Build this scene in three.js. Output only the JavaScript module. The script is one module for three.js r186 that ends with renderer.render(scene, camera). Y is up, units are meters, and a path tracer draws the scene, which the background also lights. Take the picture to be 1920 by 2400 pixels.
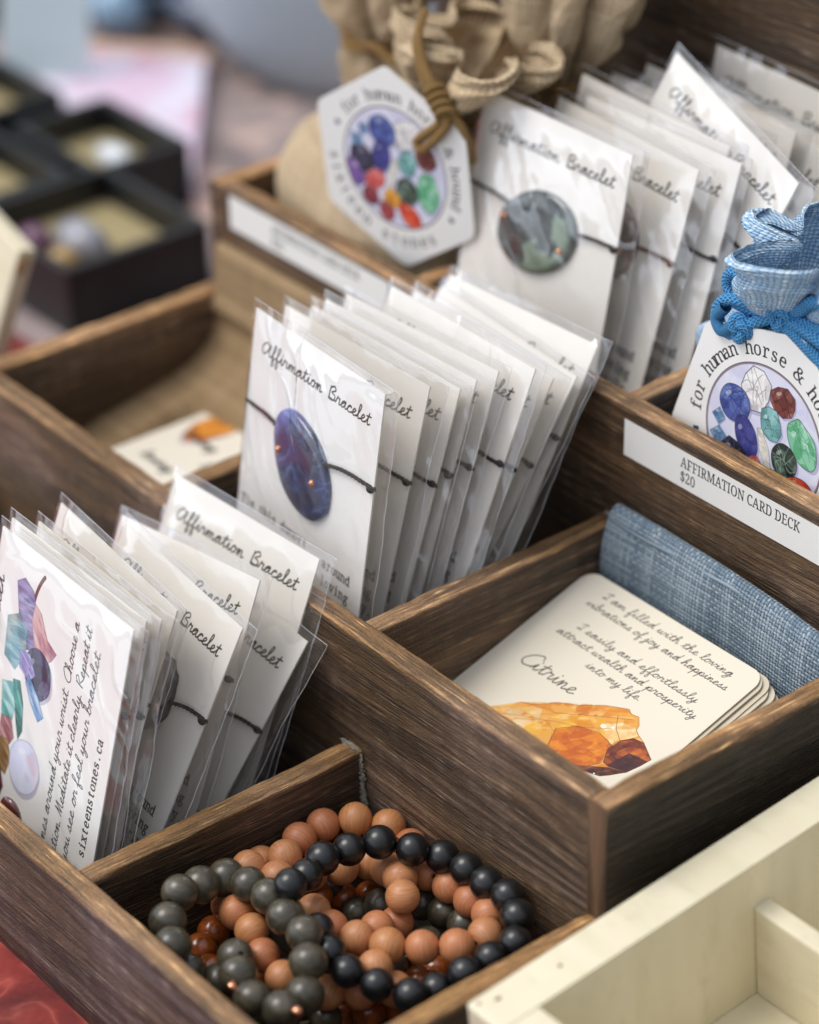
import * as THREE from 'three';
import { mergeGeometries, mergeVertices } from 'three/addons/utils/BufferGeometryUtils.js';

// ---------------------------------------------------------------- camera, sky, sun, exposure
const S = 0.001, LIFT = 83;                       // everything below is laid out in millimetres; the table top is y = -83 mm there and y = 0 in the scene
const P = (x, y, z) => new THREE.Vector3(x * S, (y + LIFT) * S, z * S);
const rad = THREE.MathUtils.degToRad;
const scene = new THREE.Scene();
const camera = new THREE.PerspectiveCamera(20.068, 819 / 1024, 0.02, 20);
camera.rotation.order = 'YXZ';
camera.rotation.set(rad(-31.282), rad(51.723), rad(-1.19));
camera.position.copy(P(435.77, 450.99, 306.38));
camera.focus = 0.808;
camera.userData.fStop = 5.4;
scene.add(camera);

const SUN = new THREE.Vector3(-0.32, 0.86, 0.36).normalize();
function skyTexture() {                            // a bright overcast sky, whiter round the veiled sun; horizon glow added for glare
  const W = 256, H = 128, d = new Float32Array(W * H * 4), v = new THREE.Vector3();
  for (let j = 0; j < H; j++) for (let i = 0; i < W; i++) {
    const up = ((j + 0.5) / H - 0.5) * Math.PI, a = ((i + 0.5) / W - 0.5) * 2 * Math.PI;
    v.set(Math.cos(a) * Math.cos(up), Math.sin(up), Math.sin(a) * Math.cos(up));
    const c = v.dot(SUN), h = Math.max(v.y, 0), flat = (v.x * SUN.x + v.z * SUN.z) / Math.hypot(SUN.x, SUN.z), glow = 0.5 * Math.pow(Math.max(0, c * 0.5 + 0.5), 3) + 1.9 * Math.pow(Math.max(0, flat * 0.5 + 0.5), 4) * Math.exp(-h * 3);
    const base = (v.y > 0 ? 0.1 + 0.2 * h + glow : 0.1), o = (j * W + i) * 4;
    d[o] = base * 0.92; d[o + 1] = base * 0.98; d[o + 2] = base * 1.1; d[o + 3] = 1;
  }
  const t = new THREE.DataTexture(d, W, H, THREE.RGBAFormat, THREE.FloatType);
  t.mapping = THREE.EquirectangularReflectionMapping; t.magFilter = THREE.LinearFilter; t.needsUpdate = true;
  return t;
}
scene.background = scene.environment = skyTexture();
const sun = new THREE.DirectionalLight(new THREE.Color(1, 0.95, 0.88), 1.5);
sun.position.copy(SUN).multiplyScalar(3); sun.castShadow = true; sun.shadow.radius = 55;
Object.assign(sun.shadow.camera, { left: -1.2, right: 1.2, top: 1.2, bottom: -1.2, near: 0.1, far: 8 });
scene.add(sun); scene.add(sun.target);

const renderer = new THREE.WebGLRenderer({ antialias: true });
renderer.setSize(819, 1024);
renderer.toneMapping = THREE.LinearToneMapping;
renderer.toneMappingExposure = 1.36;
renderer.shadowMap.enabled = true;

// ---------------------------------------------------------------- helpers
let seedState = 7;
const rnd = () => { seedState = (seedState + 0x6d2b79f5) | 0; let t = Math.imul(seedState ^ (seedState >>> 15), 1 | seedState); t = (t + Math.imul(t ^ (t >>> 7), 61 | t)) ^ t; return ((t ^ (t >>> 14)) >>> 0) / 4294967296; };
const rr = (a, b) => a + (b - a) * rnd();
const clamp = THREE.MathUtils.clamp, lerp = THREE.MathUtils.lerp, smooth = THREE.MathUtils.smoothstep;
function hash(x, y, s) { let h = Math.imul(x | 0, 374761393) + Math.imul(y | 0, 668265263) + Math.imul(s | 0, 974634777); h = Math.imul(h ^ (h >>> 13), 1274126177); return ((h ^ (h >>> 16)) >>> 0) / 4294967296; }
function vnoise(x, y, px, py, s) {                 // value noise that tiles every px, py cells
  const xi = Math.floor(x), yi = Math.floor(y), fx = x - xi, fy = y - yi, u = fx * fx * (3 - 2 * fx), w = fy * fy * (3 - 2 * fy), m = (a, b) => ((a % b) + b) % b;
  return lerp(lerp(hash(m(xi, px), m(yi, py), s), hash(m(xi + 1, px), m(yi, py), s), u), lerp(hash(m(xi, px), m(yi + 1, py), s), hash(m(xi + 1, px), m(yi + 1, py), s), u), w);
}
const names = new Map();
function numbered(name) { const n = names.get(name) || 0; names.set(name, n + 1); return n ? name + '_' + String(n).padStart(3, '0') : name; }
function tag(o, label, category, group, kind) { Object.assign(o.userData, { label }); if (category) o.userData.category = category; if (group) o.userData.group = group; if (kind) o.userData.kind = kind; return o; }
function thing(name, label, category, at = [0, 0, 0], group) {
  const o = new THREE.Group(); o.name = numbered(name); o.position.copy(P(...at)); scene.add(o);
  return tag(o, label, category, group);
}
function ready(g) { if (!g.userData.scaled) { g.scale(S, S, S); g.userData.scaled = true; } return g; }
function part(name, geometry, material, parent, at, label) {
  const m = new THREE.Mesh(ready(geometry), material); m.name = name; m.castShadow = m.receiveShadow = true;
  if (at) m.position.set(at[0] * S, at[1] * S, at[2] * S);
  if (label) m.userData.label = label;
  parent.add(m); return m;
}
const clean = (g) => { for (const k of Object.keys(g.attributes)) if (!['position', 'normal', 'uv'].includes(k)) g.deleteAttribute(k); return g; };
const join = (list) => mergeGeometries(list.map((g) => clean(g.index ? g.toNonIndexed() : g)));
const V = (a) => new THREE.Vector3(a[0], a[1], a[2]);
function tube(points, r, closed = false, seg = 0, sides = 8) { return new THREE.TubeGeometry(new THREE.CatmullRomCurve3(points.map(V), closed, 'centripetal'), seg || points.length * 8, r, sides, closed); }
function canvas(w, h) { const c = document.createElement('canvas'); c.width = w; c.height = h; return [c, c.getContext('2d')]; }
function texture(c, srgb = true, repeat) {
  const t = new THREE.CanvasTexture(c); if (srgb) t.colorSpace = THREE.SRGBColorSpace; t.magFilter = THREE.LinearFilter; t.anisotropy = 8;
  if (repeat) { t.wrapS = t.wrapT = THREE.RepeatWrapping; t.repeat.set(...repeat); }
  return t;
}
function dataTexture(w, h, f, srgb, repeat) {      // f(x, y) -> [r, g, b] in 0..1
  const d = new Uint8Array(w * h * 4);
  for (let y = 0, o = 0; y < h; y++) for (let x = 0; x < w; x++, o += 4) { const c = f(x / w, y / h, x, y); d[o] = clamp(c[0], 0, 1) * 255; d[o + 1] = clamp(c[1], 0, 1) * 255; d[o + 2] = clamp(c[2], 0, 1) * 255; d[o + 3] = 255; }
  const t = new THREE.DataTexture(d, w, h); if (srgb) t.colorSpace = THREE.SRGBColorSpace; t.magFilter = THREE.LinearFilter; t.needsUpdate = true;
  t.wrapS = t.wrapT = THREE.RepeatWrapping; if (repeat) t.repeat.set(...repeat);
  return t;
}
const std = (o) => new THREE.MeshStandardMaterial(o), phys = (o) => new THREE.MeshPhysicalMaterial(o);
const lin = (r, g, b) => new THREE.Color().setRGB(r, g, b);

// ---------------------------------------------------------------- wood
function grain(u, v) {                             // u along the grain, v across; both 0..1 and tiling
  const wob = vnoise(u * 2, v * 6, 2, 6, 5) * 0.045 + vnoise(u * 5, v * 12, 5, 12, 8) * 0.008, w = v + wob;
  const broad = vnoise(u * 1, w * 9, 1, 9, 1), mid = vnoise(u * 3, w * 40, 3, 40, 2), fine = vnoise(u * 8, w * 150, 8, 150, 3), hair = vnoise(u * 26, w * 300, 26, 300, 4);
  return { broad, mid, fine, hair, pore: Math.pow(vnoise(u * 14, w * 230, 14, 230, 6), 4), scratch: Math.pow(vnoise(u * 22, w * 270, 22, 270, 9), 6), patch: vnoise(u * 4, v * 4, 4, 4, 12), tooth: vnoise(u * 260, v * 260, 260, 260, 14) };
}
const woodMap = dataTexture(1024, 1024, (u, v) => {
  const g = grain(u, v), t = clamp(0.08 + 0.4 * g.broad + 0.34 * g.mid + 0.22 * (g.fine - 0.4) + 0.16 * (g.hair - 0.5) + 0.26 * (g.tooth - 0.5), 0, 1), k = 1 - 0.42 * g.pore, s = g.scratch * (0.3 + g.patch) * 0.9, p = g.patch, dust = 0.07 * smooth(g.patch + 0.4 * (g.mid - 0.5), 0.5, 0.8);
  return [(0.155 + 0.34 * t) * k + s * 0.4 + dust, (0.125 + 0.275 * t) * k + s * 0.385 + dust, (0.09 + 0.185 * t + 0.03 * p) * k + s * 0.34 + dust * 1.15];
}, true, [1 / 150, 1 / 75]);
const woodBump = dataTexture(1024, 1024, (u, v) => { const g = grain(u, v), h = 0.45 + 0.15 * g.mid + 0.25 * (g.fine - 0.5) + 0.3 * (g.hair - 0.5) - 0.5 * g.pore + 0.25 * (g.tooth - 0.5); return [h, h, h]; }, false, [1 / 150, 1 / 75]);
const woodMat = std({ name: 'stained_wood', map: woodMap, bumpMap: woodBump, bumpScale: 0.00045, roughness: 0.58, vertexColors: true });
const TINT = { brown: [1.02, 0.86, 0.68], grey: [1.05, 1.08, 1.28], plum: [1.22, 1.1, 1.02], dark: [0.32, 0.32, 0.3], tan: [2.75, 2.2, 1.42], deep: [0.76, 0.66, 0.54] };  // grey and plum carry painted sky sheen; dark is stain plus painted shade
// A board with softened, worn edges. axis = its long direction; tints for the face on the low side, the high side and the top.
function board(b, axis, low, high, top, wear = 0.7) {
  const [x0, x1, y0, y1, z0, z1] = b, t0 = axis === 'x' ? z0 : x0, t1 = axis === 'x' ? z1 : x1, l0 = axis === 'x' ? x0 : z0, l1 = axis === 'x' ? x1 : z1;
  const rnd0 = 0.9, prof = [], rows = 5;
  for (let i = 0; i <= rows; i++) prof.push([t0, lerp(y0, y1 - 2.2, i / rows), 0]);
  prof.push([t0, y1 - rnd0, 0.5], [t0 + rnd0 * 0.35, y1 - rnd0 * 0.3, 1.15], [t0 + rnd0 * 1.2, y1, 1], [(t0 + t1) / 2, y1 + 0.05, 0.95], [t1 - rnd0 * 1.2, y1, 1], [t1 - rnd0 * 0.35, y1 - rnd0 * 0.3, 1.15], [t1, y1 - rnd0, 2.5]);
  for (let i = rows; i >= 0; i--) prof.push([t1, lerp(y0, y1 - 2.2, i / rows), 2]);
  prof.push([t0, y0, 0]);
  const n = prof.length, segs = Math.max(10, Math.round((l1 - l0) / 4)), pos = [], col = [], uv = [], idx = [], off = rr(0, 900), offv = rr(0, 300);
  for (let s = 0; s <= segs; s++) {
    const l = lerp(l0, l1, s / segs), end = Math.min(s, segs - s);
    let q = 0;
    for (let k = 0; k < n; k++) {
      if (k) q += Math.hypot(prof[k][0] - prof[k - 1][0], prof[k][1] - prof[k - 1][1]);
      const m = prof[k][2], edge = m > 0 && m !== 2 ? 1 : 0, j = edge * wear * (vnoise(l * 0.22 + off, k * 1.3, 9999, 9999, 3) - 0.5) + (edge && end === 0 ? -0.3 : 0);
      const t = prof[k][0], y = prof[k][1] + j;
      if (axis === 'x') pos.push(l, y, t); else pos.push(t, y, l);
      uv.push(l + off, q + offv);
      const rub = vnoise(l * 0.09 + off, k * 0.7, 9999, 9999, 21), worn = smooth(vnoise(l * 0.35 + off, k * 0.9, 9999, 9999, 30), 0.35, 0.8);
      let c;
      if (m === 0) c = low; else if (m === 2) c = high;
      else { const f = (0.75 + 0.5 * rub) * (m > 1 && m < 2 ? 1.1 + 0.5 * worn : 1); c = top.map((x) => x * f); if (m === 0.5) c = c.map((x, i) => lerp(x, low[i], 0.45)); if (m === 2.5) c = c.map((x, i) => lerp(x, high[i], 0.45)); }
      col.push(...c);
    }
  }
  for (let s = 0; s < segs; s++) for (let k = 0; k < n - 1; k++) { const a = s * n + k, b2 = a + n; if (axis === 'x') idx.push(a, b2, a + 1, a + 1, b2, b2 + 1); else idx.push(a, a + 1, b2, a + 1, b2 + 1, b2); }
  for (const s of [0, segs]) {                     // end grain
    const base = pos.length / 3;
    for (let k = 0; k < n - 1; k++) { const o = (s * n + k) * 3; pos.push(pos[o], pos[o + 1], pos[o + 2]); uv.push(prof[k][0] * 3 + off, prof[k][1] + offv); col.push(...top.map((x, i) => x * 0.62 * (i === 2 ? 1.25 : 1))); }
    pos.push(axis === 'x' ? pos[s * n * 3] : (t0 + t1) / 2, (y0 + y1) / 2, axis === 'x' ? (t0 + t1) / 2 : pos[s * n * 3 + 2]); uv.push(off, offv); col.push(...top.map((x) => x * 0.62));
    const c0 = base + n - 1;
    for (let k = 0; k < n - 1; k++) { const a = base + k, b2 = base + (k + 1) % (n - 1); if ((s === 0) === (axis === 'x')) idx.push(c0, a, b2); else idx.push(c0, b2, a); }
  }
  const g = new THREE.BufferGeometry();
  g.setAttribute('position', new THREE.Float32BufferAttribute(pos, 3)); g.setAttribute('uv', new THREE.Float32BufferAttribute(uv, 2)); g.setAttribute('color', new THREE.Float32BufferAttribute(col, 3));
  g.setIndex(idx); g.computeVertexNormals();
  return g;
}

// ---------------------------------------------------------------- table cloth (ground)
{
  const map = dataTexture(512, 512, (u, v) => {
    const a = vnoise(u * 5, v * 5, 5, 5, 40) * 1.3, b = vnoise(u * 9 + a, v * 9 + a * 1.3, 9, 9, 41), c = Math.abs(vnoise(u * 14 + a * 2, v * 14 - a, 14, 14, 42) - 0.5) * 2, ridge = Math.pow(1 - c, 4), f = vnoise(u * 60, v * 60, 60, 60, 43);
    return [0.36 + 0.26 * b + 0.14 * ridge + 0.05 * (f - 0.5), 0.09 + 0.12 * b + 0.13 * ridge + 0.04 * (f - 0.5), 0.08 + 0.1 * b + 0.11 * ridge + 0.04 * (f - 0.5)];
  }, true, [1 / 85, 1 / 85]);
  const g = new THREE.PlaneGeometry(1500, 1150, 60, 60); g.rotateX(-Math.PI / 2);
  const p = g.attributes.position, uv = g.attributes.uv;
  for (let i = 0; i < p.count; i++) { uv.setXY(i, p.getX(i), p.getZ(i)); p.setY(i, -0.6 + 0.5 * vnoise(p.getX(i) / 40 + 99, p.getZ(i) / 40 + 99, 999, 999, 2)); }
  g.computeVertexNormals();
  const m = part('tablecloth', g, std({ map, roughness: 0.7 }), scene, [-560, 0, -390]);
  tag(m, 'red marbled tablecloth under the wooden display box', null, null, 'structure');
}

{
  const g = new THREE.PlaneGeometry(16000, 16000); g.rotateX(-Math.PI / 2); const uv = g.attributes.uv; for (let i = 0; i < uv.count; i++) uv.setXY(i, uv.getX(i) * 16, uv.getY(i) * 16);
  const map = dataTexture(256, 256, (u, v) => { const a = vnoise(u * 5, v * 5, 5, 5, 44), b = vnoise(u * 60, v * 60, 60, 60, 45); return [0.76 + 0.06 * a + 0.06 * b, 0.77 + 0.06 * a + 0.06 * b, 0.78 + 0.06 * a + 0.06 * b]; }, true);
  tag(part('ground', g, std({ map, roughness: 0.9 }), scene, [0, -750, 0]), 'unseen pale paved ground far below the table', null, null, 'structure');  // unseen ground, made pale to brighten the sleeve reflections
}

// ---------------------------------------------------------------- the tiered wooden display box
const T = 7;
const box = thing('display_box', 'tiered brown wooden display box with nine compartments holding cards, bags and beads', 'display box', [0, -83, 0]);
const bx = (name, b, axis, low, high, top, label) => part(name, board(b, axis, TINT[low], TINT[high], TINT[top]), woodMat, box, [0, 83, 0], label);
const e = 0.4;
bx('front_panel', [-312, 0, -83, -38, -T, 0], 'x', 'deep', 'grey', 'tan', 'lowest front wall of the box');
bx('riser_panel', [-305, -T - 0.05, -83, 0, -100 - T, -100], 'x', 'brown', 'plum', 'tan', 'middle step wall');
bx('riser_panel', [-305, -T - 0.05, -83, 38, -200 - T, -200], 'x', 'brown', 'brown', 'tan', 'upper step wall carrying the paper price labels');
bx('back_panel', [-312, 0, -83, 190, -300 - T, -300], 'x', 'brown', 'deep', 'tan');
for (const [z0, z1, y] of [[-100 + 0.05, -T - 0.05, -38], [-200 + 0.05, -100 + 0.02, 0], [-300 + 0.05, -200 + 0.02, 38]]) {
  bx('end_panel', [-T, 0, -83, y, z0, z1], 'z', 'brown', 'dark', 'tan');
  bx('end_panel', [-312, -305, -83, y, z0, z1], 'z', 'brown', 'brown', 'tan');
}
[[-38, -T, -100], [0, -100 - T, -200], [38, -200 - T, -300]].forEach(([y, z1, z0], row) => {
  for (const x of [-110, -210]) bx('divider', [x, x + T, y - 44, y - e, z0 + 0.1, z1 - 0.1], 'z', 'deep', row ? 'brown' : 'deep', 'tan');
  const f = new THREE.BoxGeometry(291, 4, z1 - z0 - 0.4); f.translate(-156, y - 46.5, (z0 + z1) / 2);
  const uv = f.attributes.uv; for (let i = 0; i < uv.count; i++) uv.setXY(i, uv.getX(i) * 290, uv.getY(i) * 90);
  f.setAttribute('color', new THREE.Float32BufferAttribute(new Array(f.attributes.position.count * 3).fill(0.6), 3));
  part('floor_panel', f, woodMat, box, [0, 83, 0]);
});
{                                                  // dried felt-like glue in two inner corners
  const fib = [];
  const strip = (a, b, w, n, out) => { for (let i = 0; i < n; i++) { const t = rnd(), p = V(a).lerp(V(b), t), ww = w * (0.35 + 0.9 * t); const q = p.clone().add(new THREE.Vector3(rr(-ww, ww), rr(-0.7, 0.7), out * rr(0.1, 0.8))), r = q.clone().add(new THREE.Vector3(rr(-1.6, 1.6), rr(-0.9, 0.9), out * rr(0, 0.7))); fib.push(new THREE.TubeGeometry(new THREE.LineCurve3(q, r), 1, 0.11, 3)); } };
  strip([-103.2, -39.5, -99.4], [-101.4, -62, -99.4], 1.1, 420, 1);
  strip([-109.5, -38, -98.6], [-104, -38, -98.9], 0.7, 160, 1);
  strip([-108.5, 0, -198.9], [-103.5, -0.5, -198.9], 0.8, 130, 1);
  part('glue_strip', join(fib), std({ color: lin(0.5, 0.47, 0.38), roughness: 1 }), box, [0, 83, 0], 'pale fuzzy glue in the inner corner');
}

// ---------------------------------------------------------------- handwriting
const LETTERS = {
  a: '0 .1 .35 .6 .8 .95 .5 1 .18 .6 .2 .1 .45 .05 .75 .55 .85 .95 .78 .4 .9 .03 1.15 .2;1.12', b: '0 .1 .4 1 .55 1.9 .35 2.1 .25 1.4 .25 .2 .5 0 .8 .35 .75 .85 .55 .9 .9 .75 1.1 .8;1.05',
  c: '0 .1 .3 .7 .65 .95 .75 .8 .5 1 .2 .65 .2 .15 .5 0 .9 .25;.88', d: '0 .1 .35 .6 .8 .95 .5 1 .18 .6 .2 .1 .45 .05 .75 .6 .95 2.1 .82 .8 .85 .05 1.15 .2;1.12',
  e: '0 .1 .4 .45 .65 .8 .45 1 .2 .6 .25 .1 .5 0 .9 .25;.88', f: '0 .1 .4 1 .65 1.9 .45 2.1 .3 1.5 .25 0 .2 -.9 .35 -1.1 .5 -.6 .3 0 .75 .2;.74',
  g: '0 .1 .35 .6 .8 .95 .5 1 .18 .6 .2 .1 .45 .05 .75 .55 .85 .95 .75 -.3 .5 -1 .2 -.8 .55 -.25 1.1 .2;1.08', h: '0 .1 .4 1 .6 1.9 .4 2.1 .28 1.4 .2 0 .35 .65 .65 .95 .75 .6 .7 .1 .85 0 1.1 .2;1.08',
  i: '0 .1 .3 .95 .28 .3 .4 0 .65 .2|.38 1.4 .42 1.46;.64', j: '0 .1 .35 .95 .3 -.2 .1 -1 -.15 -.8 .2 -.25 .6 .2|.4 1.4 .44 1.46;.6',
  l: '0 .1 .4 1 .6 1.9 .4 2.1 .27 1.4 .28 .2 .45 0 .7 .2;.7', m: '0 .1 .2 .85 .3 .9 .28 0 .45 .7 .65 .95 .72 .6 .7 0 .85 .7 1.05 .95 1.15 .6 1.12 .1 1.25 0 1.5 .2;1.48',
  n: '0 .1 .2 .85 .3 .9 .28 0 .45 .7 .65 .95 .75 .6 .72 .1 .85 0 1.1 .2;1.08', o: '0 .1 .3 .8 .6 .98 .35 .95 .15 .5 .25 .05 .55 .05 .75 .5 .65 .95 .75 .8 1.05 .8;1.0',
  p: '0 .1 .25 .9 .2 0 .1 -1.1 .25 0 .4 .75 .7 .95 .85 .5 .65 .05 .4 .05 .8 0 1.1 .2;1.06', r: '0 .1 .25 1.05 .35 .85 .65 .9 .6 .4 .65 .05 .9 .2;.88',
  s: '0 .1 .3 .6 .5 1.05 .55 .6 .6 .2 .4 0 .2 .1 .5 .02 .85 .2;.84', t: '0 .1 .35 .9 .5 1.7 .38 .8 .38 .15 .5 0 .8 .2|.1 1.15 .45 1.2 .85 1.3;.78',
  u: '0 .1 .25 .95 .22 .3 .4 0 .65 .4 .8 .95 .76 .3 .88 0 1.15 .2;1.12', v: '0 .1 .25 .95 .35 .3 .45 0 .65 .5 .75 .95 .8 .8 1.05 .85;1.0',
  w: '0 .1 .25 .95 .22 .3 .38 0 .6 .4 .68 .9 .68 .2 .85 0 1.1 .5 1.15 .95 1.2 .8 1.45 .85;1.4', y: '0 .1 .25 .95 .22 .3 .4 .05 .65 .4 .8 .95 .7 -.3 .45 -1 .2 -.8 .5 -.25 1.1 .2;1.08',
  A: '1.3 1.5 .7 1.8 .1 1.1 .1 .3 .5 0 1 .7 1.4 1.7 1.25 .7 1.4 0 1.8 .2;1.72', B: '.3 1.9 .25 0 .3 1.5 .9 2.1 1.2 1.6 .6 1.1 1.2 .8 1.1 .1 .4 0 .2 .2 .9 .1 1.5 .2;1.48',
  C: '1.5 1.7 1.2 2.2 .45 1.7 .05 .7 .4 0 1 .05 1.6 .5;1.3', I: '.1 1.6 .5 1.95 1 2 .8 1.9 .6 .6 .4 .1 .1 .25 .4 .3 .9 .1;1.0', M: '0 .1 .3 1 .5 2 .55 .1 .9 1.2 1.2 2 1.2 .2 1.5 0;1.6',
  R: '.3 1.9 .25 0 .3 1.5 .9 2.1 1.15 1.6 .5 1 .9 .5 1.4 .1;1.4', '.': '.2 0 .26 .06;.5', ' ': ';.62',
};
function strokes(text) {
  let x = 0; const out = [];
  for (const ch of text) {
    const [path, adv] = LETTERS[ch].split(';');
    for (const st of path.split('|')) { const n = st.trim().split(/\s+/).map(Number); if (n.length < 4) continue; const pts = []; for (let i = 0; i < n.length; i += 2) pts.push([x + n[i], n[i + 1]]); out.push(pts); }
    x += Number(adv);
  }
  return { out, width: x };
}
// Handwriting from (x, y) on its baseline; size = x-height in pixels
function script(ctx, text, x, y, width, sx, lw, color = '#1c1a1a', slant = 0.12, angle = 0) {
  const s = strokes(text), k = width ? width / s.width : sx, ky = sx || k;
  ctx.save(); ctx.translate(x, y); ctx.rotate(angle); ctx.strokeStyle = color; ctx.lineWidth = lw; ctx.lineCap = ctx.lineJoin = 'round';
  for (const pts of s.out) {
    const q = pts.map(([a, b]) => [a * k + b * ky * slant, -b * ky]);
    ctx.beginPath(); ctx.moveTo(...q[0]);
    for (let i = 0; i < q.length - 1; i++) { const p0 = q[Math.max(0, i - 1)], p1 = q[i], p2 = q[i + 1], p3 = q[Math.min(q.length - 1, i + 2)]; ctx.bezierCurveTo(p1[0] + (p2[0] - p0[0]) / 6, p1[1] + (p2[1] - p0[1]) / 6, p2[0] - (p3[0] - p1[0]) / 6, p2[1] - (p3[1] - p1[1]) / 6, p2[0], p2[1]); }
    ctx.stroke();
  }
  ctx.restore(); return k * s.width;
}
function paper(ctx, w, h, base) {
  ctx.fillStyle = base; ctx.fillRect(0, 0, w, h);
  for (let i = 0; i < 1500; i++) { ctx.fillStyle = `rgba(${rnd() < 0.5 ? '90,80,60' : '255,255,255'},${rr(0.01, 0.035)})`; ctx.fillRect(rnd() * w, rnd() * h, rr(1, 5), rr(1, 5)); }
}
// watercolour blot with an ink outline, for the printed stones
function gem(ctx, x, y, rx, ry, rot, cols, o = {}) {
  const n = o.n || 16, jag = o.jag ?? 0.08, pts = [];
  for (let i = 0; i < n; i++) { const a = (i / n) * Math.PI * 2, k = 1 + (rnd() - 0.5) * 2 * jag; pts.push([Math.cos(a) * rx * k, Math.sin(a) * ry * k]); }
  ctx.save(); ctx.translate(x, y); ctx.rotate(rot);
  const path = () => { ctx.beginPath(); pts.forEach((p, i) => { const q = pts[(i + 1) % n], m = [(p[0] + q[0]) / 2, (p[1] + q[1]) / 2]; if (o.facet) (i ? ctx.lineTo(...p) : ctx.moveTo(...p)); else if (i) ctx.quadraticCurveTo(p[0], p[1], ...m); else { const l = pts[n - 1]; ctx.moveTo((l[0] + p[0]) / 2, (l[1] + p[1]) / 2); ctx.quadraticCurveTo(p[0], p[1], ...m); } }); ctx.closePath(); };
  if (o.shade !== false) { ctx.save(); ctx.translate(rx * 0.12, ry * 0.14); ctx.fillStyle = 'rgba(110,105,150,.35)'; path(); ctx.fill(); ctx.restore(); }
  path(); ctx.fillStyle = cols[0]; ctx.fill(); ctx.save(); ctx.clip();
  for (let i = 0; i < 26; i++) { ctx.globalAlpha = rr(0.12, 0.5); ctx.fillStyle = cols[1 + Math.floor(rnd() * (cols.length - 1))]; ctx.beginPath(); ctx.ellipse(rr(-rx, rx), rr(-ry, ry), rx * rr(0.1, 0.5), ry * rr(0.08, 0.4), rr(0, 3), 0, 7); ctx.fill(); }
  if (o.veins) { ctx.globalAlpha = 0.6; ctx.strokeStyle = o.veins; ctx.lineWidth = rx * 0.05; for (let i = 0; i < 9; i++) { ctx.beginPath(); ctx.moveTo(rr(-rx, rx), rr(-ry, ry)); ctx.quadraticCurveTo(rr(-rx, rx), rr(-ry, ry), rr(-rx, rx), rr(-ry, ry)); ctx.stroke(); } }
  ctx.globalAlpha = 0.55; ctx.fillStyle = 'rgba(255,255,255,.8)'; ctx.beginPath(); ctx.ellipse(-rx * 0.35, -ry * 0.45, rx * 0.22, ry * 0.12, -0.5, 0, 7); ctx.fill();
  ctx.restore(); ctx.globalAlpha = 0.8; ctx.strokeStyle = o.line || 'rgba(40,35,55,.8)'; ctx.lineWidth = Math.max(1.2, rx * 0.05); path(); ctx.stroke(); ctx.restore(); ctx.globalAlpha = 1;
}
// ---------------------------------------------------------------- affirmation bracelet cards in clear sleeves
const CW = 66, CH = 104, PX = 8;
function typed(ctx, text, x, y, adv, size) { ctx.font = `${size}px serif`; ctx.textAlign = 'center'; ctx.strokeStyle = ctx.fillStyle; ctx.lineWidth = 1.3; [...text].forEach((c, i) => { ctx.fillText(c, x + (i + 0.5) * adv, y); ctx.strokeText(c, x + (i + 0.5) * adv, y); }); }
function cardFront(first, tone) {
  const [c, ctx] = canvas(CW * PX, CH * PX), X = (x) => (x + 33) * PX, Y = (y) => (CH - y) * PX;
  paper(ctx, c.width, c.height, tone);
  script(ctx, 'Affirmation', X(-28), Y(92), 31.5 * PX, 17, 3.5); script(ctx, 'Bracelet', X(6.5), Y(92), 21 * PX, 17, 3.5);
  ctx.fillStyle = '#262322';
  if (first) typed(ctx, first, X(-31), Y(42), 2.35 * PX, 31);
  typed(ctx, 'around', X(12.5), Y(40.3), 2.42 * PX, 32); typed(ctx, 'loving', X(12.5), Y(34.6), 2.42 * PX, 32); typed(ctx, 'clearly.', X(9.2), Y(29.4), 2.42 * PX, 32); typed(ctx, 'you', X(16), Y(24.2), 2.42 * PX, 32);
  return texture(c);
}
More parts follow.
